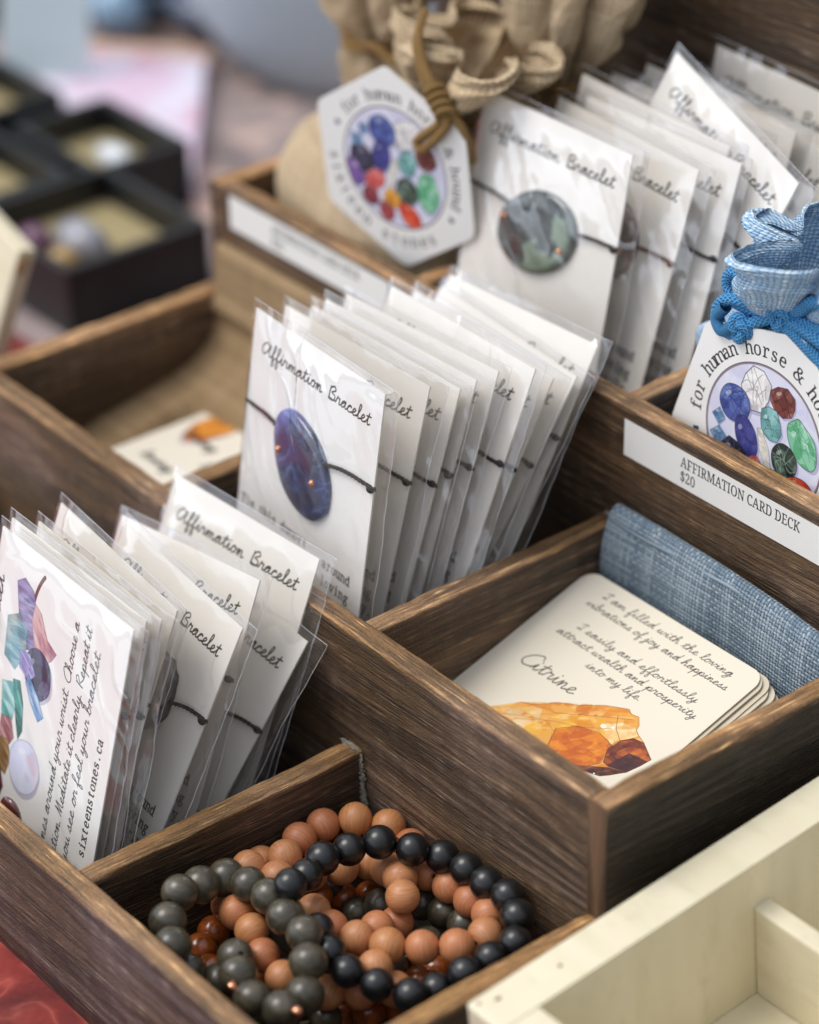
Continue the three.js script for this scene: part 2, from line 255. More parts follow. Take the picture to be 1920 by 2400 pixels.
function cardBack() {
  const [c, ctx] = canvas(CW * PX, CH * PX), X = (x) => (x + 33) * PX, Y = (y) => (CH - y) * PX, up = -Math.PI / 2;
  paper(ctx, c.width, c.height, '#f4f1ec');
  script(ctx, 'Affirmation Bracelet', X(-28.5), Y(18), 72 * PX, 22, 4.6, '#1c1a1a', 0.12, up);
  script(ctx, 'tones around your wrist. Choose a', X(9.4), Y(20), 74 * PX, 14, 2.5, '#2a2728', 0.15, up);
  script(ctx, 'mation. Meditate it clearly. Repeat it', X(15.4), Y(19), 76 * PX, 14, 2.5, '#2a2728', 0.15, up);
  script(ctx, 'e you see or feel your bracelet.', X(20.8), Y(19), 72 * PX, 14, 2.5, '#2a2728', 0.15, up);
  ctx.save(); ctx.translate(X(28.3), Y(29)); ctx.rotate(up); ctx.fillStyle = '#262322'; typed(ctx, 'sixteenstones.ca', 0, 0, 2.38 * PX, 32); ctx.restore();
  ctx.strokeStyle = '#6d4034'; ctx.lineWidth = 10; ctx.lineCap = 'round'; ctx.beginPath(); ctx.moveTo(X(-9.5), Y(99)); ctx.quadraticCurveTo(X(-13), Y(94), X(-13), Y(86)); ctx.lineTo(X(-15), Y(76)); ctx.stroke();
  const crystal = (pts, cols, n) => { const q = pts.map(([x, y]) => [X(x), Y(y)]); const path = () => { ctx.beginPath(); q.forEach((p, i) => (i ? ctx.lineTo(...p) : ctx.moveTo(...p))); ctx.closePath(); }; ctx.save(); path(); ctx.fillStyle = cols[0]; ctx.fill(); ctx.clip(); const xs = q.map((p) => p[0]), ys = q.map((p) => p[1]), x0 = Math.min(...xs), x1 = Math.max(...xs), y0 = Math.min(...ys), y1 = Math.max(...ys), t = Math.atan2(q[2][1] - q[0][1], q[2][0] - q[0][0]); for (let i = 0; i < n; i++) { ctx.globalAlpha = rr(0.15, 0.5); ctx.fillStyle = cols[1 + Math.floor(rnd() * (cols.length - 1))]; ctx.beginPath(); ctx.ellipse(rr(x0, x1), rr(y0, y1), rr(8, 60), rr(2, 9), t + rr(-0.25, 0.25), 0, 7); ctx.fill(); } ctx.restore(); ctx.globalAlpha = 0.5; ctx.strokeStyle = cols[cols.length - 1]; ctx.lineWidth = 2; path(); ctx.stroke(); ctx.globalAlpha = 1; };
  crystal([[-22, 92], [-18.5, 94.5], [-13.5, 92.5], [-9, 83], [-9.5, 76], [-13, 74.5], [-18, 80]], ['#8f86b0', '#5f5790', '#a99cc2', '#7b4f7c', '#c6bcd6', '#3f3260'], 90);
  crystal([[-12, 89.5], [-8.5, 88], [-4, 82], [1.2, 80], [-0.6, 77], [-6, 72.5], [-9.6, 77], [-12.5, 84]], ['#cf9c9f', '#e6c0b8', '#a86f82', '#f0d6cb', '#8c5570'], 80);
  crystal([[-24, 80], [-19, 83], [-14, 80], [-13, 73], [-17, 66], [-23, 68]], ['#8fbcc4', '#6396a6', '#b7dade', '#dcb79f', '#44788a'], 70);
  gem(ctx, X(-6), Y(70), 54, 62, -0.4, ['#2b2745', '#443c6a', '#191733', '#8d8aac'], { jag: 0.04 });
  crystal([[-16, 73], [-11, 74], [-7, 69], [-9.5, 66], [-15, 68]], ['#b7b3dc', '#8f88c4', '#dcd9f0', '#5b5590'], 40);
  crystal([[-10, 68], [-3.5, 63], [-0.2, 59], [-2.5, 56.5], [-7, 60], [-11, 65]], ['#8fbde4', '#b6d6f1', '#5b93c8', '#e2eefa', '#28507c'], 60);
  crystal([[-17, 63], [-13.5, 64], [-10.5, 58], [-9, 50], [-10.5, 46.5], [-13, 52]], ['#1f8479', '#4fb8ab', '#0d564e', '#a8ded7', '#0a3c38'], 70);
  crystal([[-22, 60], [-17, 62], [-14, 55], [-15, 48], [-20, 50]], ['#a9d8d6', '#d2ecea', '#64b0ac', '#2e7f7a'], 50);
  crystal([[-20, 50], [-15, 51], [-12.5, 46], [-15, 41.5], [-20, 44]], ['#c88a8c', '#e3b4ae', '#985a62', '#6a3038'], 50);
  crystal([[-20, 43], [-15, 44], [-12.5, 39], [-14, 33], [-19, 34]], ['#a57f4c', '#7c5526', '#d3b277', '#4e2f1c'], 60);
  gem(ctx, X(-5.5), Y(40), 62, 68, 0.2, ['#e4e5f4', '#f3dedc', '#ebb5ab', '#d5d9f1'], { jag: 0.03, line: 'rgba(140,130,170,.5)' });
  crystal([[-22, 34], [-17, 35], [-14, 29], [-16, 22], [-21, 24]], ['#4d1d28', '#763540', '#2f0f18', '#8d4a55'], 60);
  return texture(c);
}
const frontTex = [cardFront('', '#f1ece3'), cardFront('Tie this dumort', '#f3f0eb')], backTex = cardBack();
const paperSide = std({ color: lin(0.76, 0.71, 0.62), roughness: 0.85 });
const faceMat = [...frontTex, backTex].map((map) => std({ map, roughness: 0.62 }));
const cordMat = std({ color: lin(0.028, 0.02, 0.017), roughness: 0.8 }), cordBrown = std({ color: lin(0.13, 0.05, 0.03), roughness: 0.8 }), copper = std({ color: lin(0.75, 0.34, 0.2), metalness: 1, roughness: 0.25 });
const creaseMap = dataTexture(512, 512, (u, v) => {
  let h = 0.5 + 0.7 * (vnoise(u * 5, v * 3, 5, 3, 70) - 0.5) + 0.15 * (vnoise(u * 14, v * 9, 14, 9, 69) - 0.5);
  const c = vnoise(u * 4, v * 3, 4, 3, 71), q = Math.abs(vnoise(u * 6 + c * 3, v * 4 + c * 2, 6, 4, 72) - 0.5); h += 0.25 * Math.exp(-q * q * 90) * smooth(vnoise(u * 3, v * 3, 3, 3, 73), 0.4, 0.8);
  return [h, h, h];
}, false, [1 / 70, 1 / 70]);
const sleeveMat = phys({ color: lin(0.985, 0.985, 0.99), transmission: 1, thickness: 0, ior: 1.8, roughness: 0.05, bumpMap: creaseMap, bumpScale: 0.0014 });
const cardGeo = (() => { const g = new THREE.BoxGeometry(CW, CH, 0.5, 6, 6, 1); g.translate(0, CH / 2, 0); return g; })();
function sleeveGeo(k, stone, wide = 37.2) {
  const nx = 30, ny = 42, x0 = -34.6, x1 = wide, y0 = -1.5, y1 = 106.6, pos = [], uv = [], idx = [];
  for (const side of [1, -1]) for (let j = 0; j <= ny; j++) for (let i = 0; i <= nx; i++) {
    const a = i / nx, b = j / ny; let x = lerp(x0, x1, a), y = lerp(y0, y1, b);
    const rim = Math.min(1, Math.min(a, 1 - a) * 14) * Math.min(1, Math.min(b, 1 - b) * 18);
    if (a === 1) x += 0.5 * (vnoise(y * 0.06 + k * 7, k, 999, 999, 81) - 0.5);
    const n1 = vnoise(x * 0.09 + k * 13, y * 0.05 + side * 5, 999, 999, 82), n2 = Math.abs(vnoise(x * 0.16 + y * 0.1 + k * 3, y * 0.04 - x * 0.05 + side * 3 + 40, 999, 999, 83) - 0.5) * 2, over = smooth(x, 32, x1);
    let z = side * (0.42 + 1.05 * n1 + 0.75 * (1 - n2)) * rim;
    if (over > 0) z = lerp(z, z + 1.3 * (vnoise(y * 0.05 + k * 31, 3, 999, 999, 84) - 0.5) + 0.5 * (vnoise(y * 0.3 + k * 31, x * 0.3, 999, 999, 85) - 0.5), over);
    if (stone && side > 0) { const q = Math.hypot((x - stone[0]) / (stone[2] + 9), (y - stone[1]) / (stone[3] + 12)); z += stone[4] * Math.exp(-Math.pow(q, 4) * 0.9) * rim; const rg = Math.abs(((y - stone[1]) - 0.45 * (x - stone[0]) * (k % 2 ? 1 : -1))); z += 0.9 * Math.exp(-rg * rg * 0.12) * smooth(x, -30, -10) * rim * smooth(33 - x, 0, 12); }
    pos.push(x, y, z); uv.push(x + k * 23, y + k * 11 + side * 31);
  }
  const n = (nx + 1) * (ny + 1);
  for (let s = 0; s < 2; s++) for (let j = 0; j < ny; j++) for (let i = 0; i < nx; i++) { const a = s * n + j * (nx + 1) + i, b = a + nx + 1; if (s === 0) idx.push(a, a + 1, b, b, a + 1, b + 1); else idx.push(a, b, a + 1, b, b + 1, a + 1); }
  const g = new THREE.BufferGeometry(); g.setAttribute('position', new THREE.Float32BufferAttribute(pos, 3)); g.setAttribute('uv', new THREE.Float32BufferAttribute(uv, 2)); g.setIndex(idx); g.computeVertexNormals();
  const rim = (list) => tube(list.map((q) => [pos[q * 3], pos[q * 3 + 1], pos[q * 3 + 2]]), 0.1, false, list.length * 2, 4), col = [], row = [];
  for (let j = 0; j <= ny; j++) col.push(j * (nx + 1) + nx); for (let i = 0; i <= nx; i++) row.push(ny * (nx + 1) + i);
  g.userData.seal = join([rim(col), rim(row)]);
  return g;
}
const sealMat = phys({ color: lin(0.9, 0.92, 0.95), transmission: 0.55, thickness: 0, roughness: 0.3, ior: 1.6 });
const sleeveVariants = [0, 1, 2, 3, 4, 5, 6, 7].map((k) => sleeveGeo(k, null, k > 3 ? 39.6 : 37.2));
function disc(rx, ry, h, rag = 0, seed = 0, point = 0) {  // a polished stone slice, flat at the back
  const g = new THREE.SphereGeometry(1, 48, 24), p = g.attributes.position;
  for (let i = 0; i < p.count; i++) {
    let x = p.getX(i), y = p.getY(i), z = p.getZ(i); const a = Math.atan2(y, x), k = 1 + rag * (vnoise(Math.cos(a) * 3 + 9, Math.sin(a) * 3 + 9, 99, 99, seed) - 0.5) * 2;
    z = z > 0 ? h * Math.pow(z, 0.6) : 0.15 * h * z; const q = Math.hypot(x, y), f = Math.pow(Math.min(1, q), 0.72) / Math.max(q, 1e-5);
    if (point) { x *= 1 - point * Math.max(0, y) * 0.6; }
    p.setXYZ(i, x * f * k * rx, y * f * k * ry, z);
  }
  g.computeVertexNormals();
  const uv = g.attributes.uv; for (let i = 0; i < uv.count; i++) uv.setXY(i, p.getX(i) / (2 * rx) + 0.5, p.getY(i) / (2 * ry) + 0.5);
  return g;
}
function stoneTex(f) { return dataTexture(256, 256, f, true); }
const moss = stoneTex((u, v) => { const w = vnoise(u * 4, v * 4, 4, 4, 91), a = vnoise(u * 5 + w, v * 5 - w, 5, 5, 92), b = vnoise(u * 16, v * 12, 16, 12, 93), band = smooth(v + 0.35 * (w - 0.5) - 0.5 * (u - 0.5), 0.5, 0.62), e2 = Math.hypot(u - 0.5, v - 0.5) * 2, pale = smooth(a + 0.4 * (b - 0.5), 0.2, 0.55) * (1 - band * 0.9) * (1 - 0.7 * smooth(e2, 0.8, 1)); return [lerp(0.08, 0.47, pale) + 0.06 * b, lerp(0.13, 0.54, pale) + 0.06 * b, lerp(0.12, 0.47, pale) + 0.05 * b]; });
const sodalite = stoneTex((u, v) => { const a = vnoise(u * 5, v * 5, 5, 5, 95), b = vnoise(u * 16 + a, v * 16, 16, 16, 96), c = Math.pow(1 - Math.abs(vnoise(u * 7 + b, v * 7, 7, 7, 97) - 0.5) * 2, 8); const top = smooth(v + 0.25 * (a - 0.5), 0.6, 0.95); return [0.06 + 0.08 * a + 0.18 * c + 0.2 * top, 0.11 + 0.11 * a + 0.22 * c + 0.22 * top, 0.25 + 0.2 * a + 0.2 * c + 0.3 * top]; });
const darkStone = stoneTex((u, v) => { const a = vnoise(u * 8, v * 8, 8, 8, 98), b = vnoise(u * 30, v * 30, 30, 30, 99); return [0.17 + 0.13 * a + 0.05 * b, 0.14 + 0.1 * a + 0.05 * b, 0.16 + 0.1 * a + 0.05 * b]; });
const blueStone = stoneTex((u, v) => { const a = vnoise(u * 6, v * 6, 6, 6, 100), e2 = Math.hypot(u - 0.5, v - 0.5) * 2; return [0.2 + 0.16 * a, 0.38 + 0.16 * a - 0.1 * e2, 0.5 + 0.14 * a - 0.08 * e2]; });
const gloss = (map) => phys({ map, roughness: 0.28, clearcoat: 1, clearcoatRoughness: 0.08 });
const stoneMats = { moss: gloss(moss), sodalite: gloss(sodalite), dark: gloss(darkStone), blue: gloss(blueStone), brown: phys({ color: lin(0.06, 0.022, 0.016), roughness: 0.2, clearcoat: 1 }) };
const CARDS = [
  // x, y, z of the middle of the lower edge, turn, lean back, roll (degrees); face; stone; label
  [-155.8, -78.4, -11.8, 0.1, 14.1, -1.7, 2, null, 'front card of the lowest row, its back printed with watercolour gemstones and vertical handwriting'],
  [-158.5, -78.5, -15.8, 1.3, 14.7, -2.2, 0, null, 'sleeved card directly behind the gemstone printed card in the lowest row'],
  [-154.6, -80.3, -19.6, -2.6, 16, 0.4, 0, null, 'lowest row sleeved card in third place behind the gemstone printed card'],
  [-166.2, -79.9, -22.3, -3.6, 20.5, -2.3, 0, null, 'lowest row sleeved card with only the tops of its letters showing'],
  [-153.9, -81.9, -26, -4.7, 26.5, -1.2, 0, ['dark', 8.5, 70.5, 9, 11.5, 3.5], 'sleeved card with ragged charcoal stone on a dark cord in lowest row'],
  [-151, -83.6, -36.5, -0.6, 28, 7.3, 0, null, 'twisted sleeved card with shiny curved top fold, behind the charcoal stone card'],
  [-160.1, -92, -37, 1.2, 34.5, -4, 0, ['blue', 8.5, 64.5, 9, 9, 3], 'lower right sleeved card in lowest row with dark cord and slanting edge'],
  [-158.3, -93, -52, 4, 27, -0.2, 0, null, 'sleeved card with empty clear top flap just before the last card of lowest row'],
  [-157.8, -82.5, -61, 3.1, 24, 0, 0, null, 'cream card last in the lowest row with its whole title readable'],
  [-154.5, -41, -110.5, -3.5, 9.2, 0, 1, ['sodalite', -1.5, 67, 12.6, 17.5, 3], 'front card of middle row with large dark blue teardrop stone in crinkled wrap'],
  [-156.3, -43.3, -114.6, 1.4, 15.4, -0.6, 0, null, 'middle row sleeved card right behind the blue teardrop stone card'],
  [-155, -44.2, -118.4, 3, 18, -1.8, 0, null, 'third card from the front in middle row, its title ending in let'],
  [-153.3, -42.8, -122.4, 3.5, 18.6, -1.5, 0, null, 'narrow visible card fourth from the front in middle row'],
  [-150.4, -41.9, -127, 3.5, 20.3, -0.4, 0, null, 'middle row card fifth from the front with broad blank corner'],
  [-146.5, -38.6, -132, 0.3, 23, -1.2, 0, null, 'middle row card sixth from the front, its sleeve crumpled over the corner'],
  [-152.3, -42.5, -136, -0.7, 27, -2.3, 0, null, 'middle row card third from the back, leaning with thin visible edge'],
  [-155.2, -41.9, -140.3, -1.1, 31, -3.2, 0, null, 'second to last card of middle row leaning far back'],
  [-147.1, -37.2, -146, 0.8, 31.8, 1.2, 0, null, 'last card of middle row leaning on the upper step wall, title blurred but whole'],
  [-167.6, -3.9, -209.5, 1.1, 11.1, -0.3, 0, ['moss', -0.3, 68.5, 17.6, 13, 3], 'front card of upper row with round mossy green stone slice'],
  [-156.8, -5.6, -217, -2.7, 16, -1, 0, ['brown', 0, 72, 17, 14, 3], 'upper row sleeved card with dark brown stone behind the mossy green one'],
  [-146.2, -3.5, -223, 1.4, 16.5, -0.7, 0, null, 'upper row sleeved card third from the front'],
  [-159.8, -2.3, -229.4, 0.1, 16.5, -2.1, 0, null, 'upper row sleeved card fourth from the front with its left corner standing higher'],
  [-157.3, 9, -236.5, -3.9, 16.5, -17.2, 0, null, 'upper row card tilted to a diagonal with its corner pointing up'],
  [-158.5, -5.1, -243.3, 0, 17, -0.2, 0, null, 'upper row card whose left corner shows just left of the diagonal card'],
  [-152.4, -2.1, -249.5, -0.1, 17.8, -1, 0, null, 'upper row card mostly hidden behind the diagonal card'],
  [-146.2, -4.2, -256, -1.2, 17, -6.2, 0, null, 'upper row card showing right of the diagonal card with plain cream top'],
  [-146, -8.1, -263, -0.1, 16, -0.1, 0, null, 'upper row card near the back wall, title end blurred'],
  [-141, -1, -285.5, 0, 7.3, -2, 0, null, 'rearmost upper row card standing tall against the dark back wall'],
];
CARDS.forEach(([x, y, z, turn, lean, roll, face, stone, label], k) => {
  const t = thing('bracelet_card', label, 'bracelet card', [x, y, z], 'sleeved affirmation bracelet cards');
  t.rotation.set(rad(-lean), rad(turn), rad(roll), 'YXZ');
  part('card', cardGeo, [paperSide, paperSide, paperSide, paperSide, faceMat[face], face === 2 ? faceMat[0] : paperSide], t);
  const st = stone && [stone[1], stone[2], stone[3], stone[4], stone[5]];
  const sg = st ? sleeveGeo(k, st, x < -152 ? 39.6 : 37.2) : sleeveVariants[(k % 4) + (x < -151.5 ? 4 : 0)];
  part('sealed_edge', sg.userData.seal, sealMat, part('sleeve', sg, sleeveMat, t));
  if (face === 2) return;
  const cm = k === 19 ? cordBrown : cordMat, wob = rr(-0.8, 0.8);
  const zc = (u) => 0.75 + (st ? st[4] * 0.35 * Math.exp(-Math.pow((u - st[0]) / (st[2] + 4), 2)) : 0);
  const path = []; for (let i = 0; i <= 12; i++) { const u = lerp(-33.4, 33.4, i / 12); path.push([u, 74.3 + wob * Math.sin(i * 0.7) - (st ? 4.5 * Math.exp(-Math.pow((u - st[0]) / 12, 2)) : 0), i === 0 || i === 12 ? 0 : zc(u)]); }
  const twist = []; for (const ph of [0, Math.PI]) { const c = new THREE.CatmullRomCurve3(path.map(V)), pts = c.getPoints(110).map((q, i) => [q.x, q.y + 0.3 * Math.sin(i * 1.1 + ph), q.z + 0.3 * Math.cos(i * 1.1 + ph)]); twist.push(tube(pts, 0.42, false, 130, 5)); }
  const cord = part('cord', join(twist), cm, t);
  const knot = new THREE.SphereGeometry(1.15, 10, 8); knot.scale(1.3, 0.9, 0.9); knot.translate(32.2, 74.2, 0.9); part('knot', knot, cm, cord);
  if (stone) {
    const d = disc(stone[3], stone[4], stone[5], stone[0] === 'dark' ? 0.12 : 0.015, k, stone[0] === 'sodalite' ? 0.25 : 0);
    if (stone[0] === 'sodalite') d.rotateZ(rad(46)); if (stone[0] === 'moss') d.rotateZ(rad(22));
    d.translate(stone[1], stone[2], 0.4);
    const s = part('stone', d, stoneMats[stone[0]], t, null, { moss: 'mossy green', sodalite: 'dark blue', dark: 'ragged charcoal', blue: 'round blue', brown: 'dark brown' }[stone[0]] + ' polished stone tied on the cord');
    for (const sx of [-1, 1]) { const b = new THREE.SphereGeometry(1.1, 12, 8); b.translate(stone[1] + sx * stone[3] * 0.72, stone[2] + sx * -1.5, stone[5] * 0.85 + 0.6); if (stone[0] !== 'dark' || sx > 0) part('crimp_bead', b, copper, s); }
  }
});

// ---------------------------------------------------------------- citrine card decks
function roundRect(w, h, r) { const s = new THREE.Shape(); s.moveTo(r, 0); s.lineTo(w - r, 0); s.absarc(w - r, -r, r, Math.PI / 2, 0, true); s.lineTo(w, -h + r); s.absarc(w - r, -h + r, r, 0, -Math.PI / 2, true); s.lineTo(r, -h); s.absarc(r, -h + r, r, -Math.PI / 2, -Math.PI, true); s.lineTo(0, -r); s.absarc(r, -r, r, Math.PI, Math.PI / 2, true); return s; }
const DW = 74, DL = 84;
function deckGeo(w, l) { const g = new THREE.ExtrudeGeometry(roundRect(w, l, 5), { depth: 0.5, bevelEnabled: false, curveSegments: 10 }); g.rotateX(-Math.PI / 2); const p = g.attributes.position, uv = g.attributes.uv; for (let i = 0; i < p.count; i++) uv.setXY(i, p.getX(i) / w, 1 - p.getZ(i) / l); return g; }
function citrineTex() {
  const k = 12, [c, ctx] = canvas(DW * k, DL * k);
  paper(ctx, c.width, c.height, '#e9dfcb');
  const L = (t, x0, x1, y, xh, lw) => script(ctx, t, x0 * k, y * k, (x1 - x0) * k, xh * k, lw, '#221d1a', 0.2);
  L('I am filled with the loving', 11.5, 65.5, 6.3, 1.35, 2.7); L('vibrations of joy and happiness', 9.4, 68, 11, 1.35, 2.7);
  L('I easily and effortlessly', 14.3, 64.5, 19.4, 1.35, 2.7); L('attract wealth and prosperity', 10.4, 68.5, 24, 1.35, 2.7); L('into my life.', 28, 51, 28.6, 1.35, 2.7);
  L('Citrine', 10, 33, 38.6, 2.5, 4.2);
  const poly = (pts, fill, line) => { ctx.beginPath(); pts.forEach((p, i) => (i ? ctx.lineTo(p[0] * k, p[1] * k) : ctx.moveTo(p[0] * k, p[1] * k))); ctx.closePath(); if (fill) { ctx.fillStyle = fill; ctx.fill(); } if (line) { ctx.strokeStyle = line; ctx.lineWidth = 3; ctx.stroke(); } };
  const wash = (pts, cols, n) => { ctx.save(); ctx.beginPath(); pts.forEach((p, i) => (i ? ctx.lineTo(p[0] * k, p[1] * k) : ctx.moveTo(p[0] * k, p[1] * k))); ctx.clip(); const xs = pts.map((p) => p[0]), ys = pts.map((p) => p[1]); for (let i = 0; i < n; i++) { ctx.globalAlpha = rr(0.25, 0.6); ctx.fillStyle = cols[Math.floor(rnd() * cols.length)]; ctx.beginPath(); ctx.ellipse(rr(Math.min(...xs), Math.max(...xs)) * k, rr(Math.min(...ys), Math.max(...ys)) * k, rr(0.5, 4) * k, rr(0.3, 1.6) * k, rr(-1.2, 0), 0, 7); ctx.fill(); } ctx.restore(); ctx.globalAlpha = 1; };
  ctx.globalAlpha = 0.35; poly([[42, 62], [64, 56], [67, 60], [44, 69]], '#d9ae84'); ctx.globalAlpha = 1;
  const body = [[10, 62], [13, 58.5], [16.5, 56.4], [19.5, 53.2], [23, 49.5], [27, 47.6], [32, 43], [38, 40], [44, 35.6], [50.7, 32.5], [53, 33.2], [55.2, 32.8], [57.9, 35], [58.4, 36.6], [60.3, 37.6], [63.5, 38.6], [69.8, 42], [69, 45.5], [67.6, 49.3], [64.8, 52.2], [62.4, 55], [57.5, 56.2], [54, 58.3], [50, 57.8], [46.5, 59.5], [40, 63], [25, 75], [10, 73]];
  poly(body, '#e2a247'); wash(body, ['#dd8a24', '#efc06a', '#d0741c', '#f3d08d', '#e9a63a', '#c9651a'], 260);
  wash([[12, 60], [30, 47], [34, 54], [20, 70], [12, 70]], ['#eccf9f', '#f2e0bf', '#e3b678', '#d9c09a'], 110);
  wash([[24, 60], [38, 44], [54, 37], [58, 40], [56, 46], [42, 50], [34, 63]], ['#e9a80f', '#f0b930', '#dd8a12', '#f6d27c'], 160);
  const top = [[23, 49.5], [32, 43], [44, 35.6], [50.7, 32.5], [55, 34.2], [46, 39.5], [34, 46.4]]; wash(top, ['#d47a1c', '#e79a3c', '#bf5f12', '#f0bd72'], 110);
  const hex = [[39, 50.6], [43.6, 45.8], [51, 44], [56.8, 45], [58.8, 51.6], [55.4, 56.6], [42.6, 57.4]]; poly(hex, '#cc6a0c'); wash(hex, ['#de7f12', '#b8500a', '#ec9426', '#c45c08'], 200);
  const dk = [[57.6, 42], [60, 39.4], [63.5, 38.8], [69.8, 42], [69, 45.5], [67.6, 49.3], [62, 51], [59.4, 50.8], [57, 46.6]]; poly(dk, '#9c3f12'); wash(dk, ['#7a250c', '#b9520f', '#5a180e', '#d47a20', '#3c0f10'], 220);
  wash([[63, 44], [69.6, 43], [67.6, 49.3], [61, 51]], ['#3a1016', '#5a1a1a', '#2a0c14'], 60);
  const sh = [[42, 57.8], [46, 58.2], [52, 57.2], [58.5, 53.4], [62, 51.2], [67.6, 49.3], [64.5, 53], [62.4, 55], [57.5, 56.4], [54, 58.6], [50, 58], [46.5, 59.8]]; poly(sh, '#47190f'); wash(sh, ['#250a08', '#7b3317', '#b36a3a', '#1c0806'], 160);
  const pale = [[48.5, 41], [53, 37.2], [57.6, 36.4], [60.4, 38], [57.4, 42.4], [56.4, 45]]; wash(pale, ['#f3d9a8', '#eec27c', '#fbeed2', '#dfa050'], 90);
  ctx.fillStyle = '#fbf0d8'; for (const [a, b, r] of [[44, 58.4, 8], [46.4, 58.7, 6], [49.6, 41.4, 12], [52.4, 40.2, 9], [60.4, 55.2, 4]]) { ctx.beginPath(); ctx.ellipse(a * k, b * k, r, r * 0.7, 0, 0, 7); ctx.fill(); }
  const ink = (pts, w, al) => { ctx.strokeStyle = `rgba(70,28,8,${al})`; ctx.lineWidth = w; ctx.beginPath(); pts.forEach((p, i) => { const a = (p[0] + rr(-0.25, 0.25)) * k, b = (p[1] + rr(-0.25, 0.25)) * k; i ? ctx.lineTo(a, b) : ctx.moveTo(a, b); }); ctx.stroke(); };
  ink(body.slice(4, 20), 2, 0.5); ink([...hex, hex[0]], 2, 0.7); ink([...dk, dk[0]], 2.2, 0.8); ink([[50, 36], [53.5, 40], [57.4, 42.4], [56.8, 46]], 2, 0.6); ink([[53.5, 40], [44, 45.6], [36, 49], [26, 55]], 1.6, 0.4); ink([[34, 46.4], [46, 39.5], [55, 34.2]], 1.8, 0.5); ink([[20, 56], [34, 50], [39.5, 51.6]], 1.6, 0.4); ink([[40, 63], [44, 58], [39.5, 52]], 1.6, 0.5);
  return texture(c);
}
const deckFace = std({ map: citrineTex(), roughness: 0.55 }), deckSide = std({ color: lin(0.66, 0.58, 0.44), roughness: 0.75 }), deckShape = deckGeo(DW, DL);
{
  const place = (k, dx, dz, turn, label, face) => { const t = thing('affirmation_card', label, 'card', [-102.6 + dx, -13.2 - 0.75 * k, -187 + dz + 0.22 * k], 'citrine deck of affirmation cards'); t.rotation.set(rad(17), rad(turn), 0); part('card_face', deckShape, [face ? deckFace : deckSide, deckSide], t); };
  place(0, 0, 0, 0, 'top card of the deck, handwritten Citrine message above an orange crystal', true);
  const words = ['directly below the top card', 'second below the top card', 'third below the top card', 'fourth below the top card', 'fifth below the top card', 'sixth below the top card', 'seventh below the top card', 'lowest card showing in the deck'];
  [[1.2, -0.4, -0.3], [2.6, -1.4, 0.2], [4, -1, -0.7], [5.4, -2, -0.3], [6.4, -1.5, -1], [7.2, -2.4, -0.4], [7.9, -2, -1.1], [8.5, -2.7, -0.7]].forEach(([dx, dz, a], i) => place(i + 1, dx, dz, a, 'cream rounded card ' + words[i] + ' beside the blue pouch', false));
}
{
  const t = thing('affirmation_card', 'cream card with orange crystal lying on tan pouch in the left middle compartment', 'card', [-281, -30, -189]);
  const [c, ctx] = canvas(560, 640); paper(ctx, 560, 640, '#e9e0cf');
  gem(ctx, 88, 150, 52, 125, 0.08, ['#d98a26', '#b9601a', '#e9b24a', '#8d4a1a'], { n: 9, facet: true, jag: 0.12 });
  for (const [x, y, w] of [[60, 250, 4], [70, 400, 5], [230, 320, 5], [380, 230, 5], [420, 400, 5]]) script(ctx, 'loving', x, y, 130, 16, 6);
  const g = deckGeo(70, 80); part('card_face', g, [std({ map: texture(c), roughness: 0.55 }), deckSide], t);
}

// ---------------------------------------------------------------- woven cloth
function weave(a, b, gap, seed, n = 26) {
  const f = (u, v) => {
    const x = u * n, y = v * n, i = Math.floor(x), j = Math.floor(y), fx = x - i - 0.5, fy = y - j - 0.5, over = (i + j) % 2 === 0;
    const tw = 0.34 + 0.16 * hash(i % n, 0, seed), th = 0.34 + 0.16 * hash(0, j % n, seed + 1), du = Math.abs(fx), dv = Math.abs(fy);
    const hu = du < tw ? Math.sqrt(1 - (du / tw) ** 2) * (over ? 1 : 0.55) * (0.8 + 0.2 * Math.cos(fy * Math.PI)) : 0, hv = dv < th ? Math.sqrt(1 - (dv / th) ** 2) * (over ? 0.55 : 1) * (0.8 + 0.2 * Math.cos(fx * Math.PI)) : 0, warp = hu > hv;
    const line = warp ? hash(i % n, 3, seed) : hash(j % n, 4, seed), speck = vnoise(u * 90, v * 90, 90, 90, seed + 5), t = clamp(0.15 + 0.75 * line + 0.4 * (speck - 0.5), 0, 1), h = Math.max(hu, hv);
    return { h, c: h < 0.08 ? gap : a.map((q, k) => lerp(q, b[k], t) * (0.75 + 0.25 * h)) };
  };
  return { map: dataTexture(416, 416, (u, v) => f(u, v).c, true, [0.8 / n, 0.8 / n]), bumpMap: dataTexture(416, 416, (u, v) => { const h = f(u, v).h; return [h, h, h]; }, false, [0.8 / n, 0.8 / n]), bumpScale: 0.0006, roughness: 0.92 };
}
const blueWeave = std(weave([0.56, 0.72, 0.87], [0.86, 0.94, 1], [0.36, 0.5, 0.68], 200)), slateWeave = std(weave([0.42, 0.5, 0.57], [0.72, 0.78, 0.82], [0.22, 0.28, 0.34], 220)), burlap = std(weave([0.8, 0.69, 0.54], [0.94, 0.85, 0.71], [0.56, 0.44, 0.31], 240));
const tanWeave = std(weave([0.6, 0.49, 0.35], [0.76, 0.64, 0.48], [0.38, 0.29, 0.19], 260));
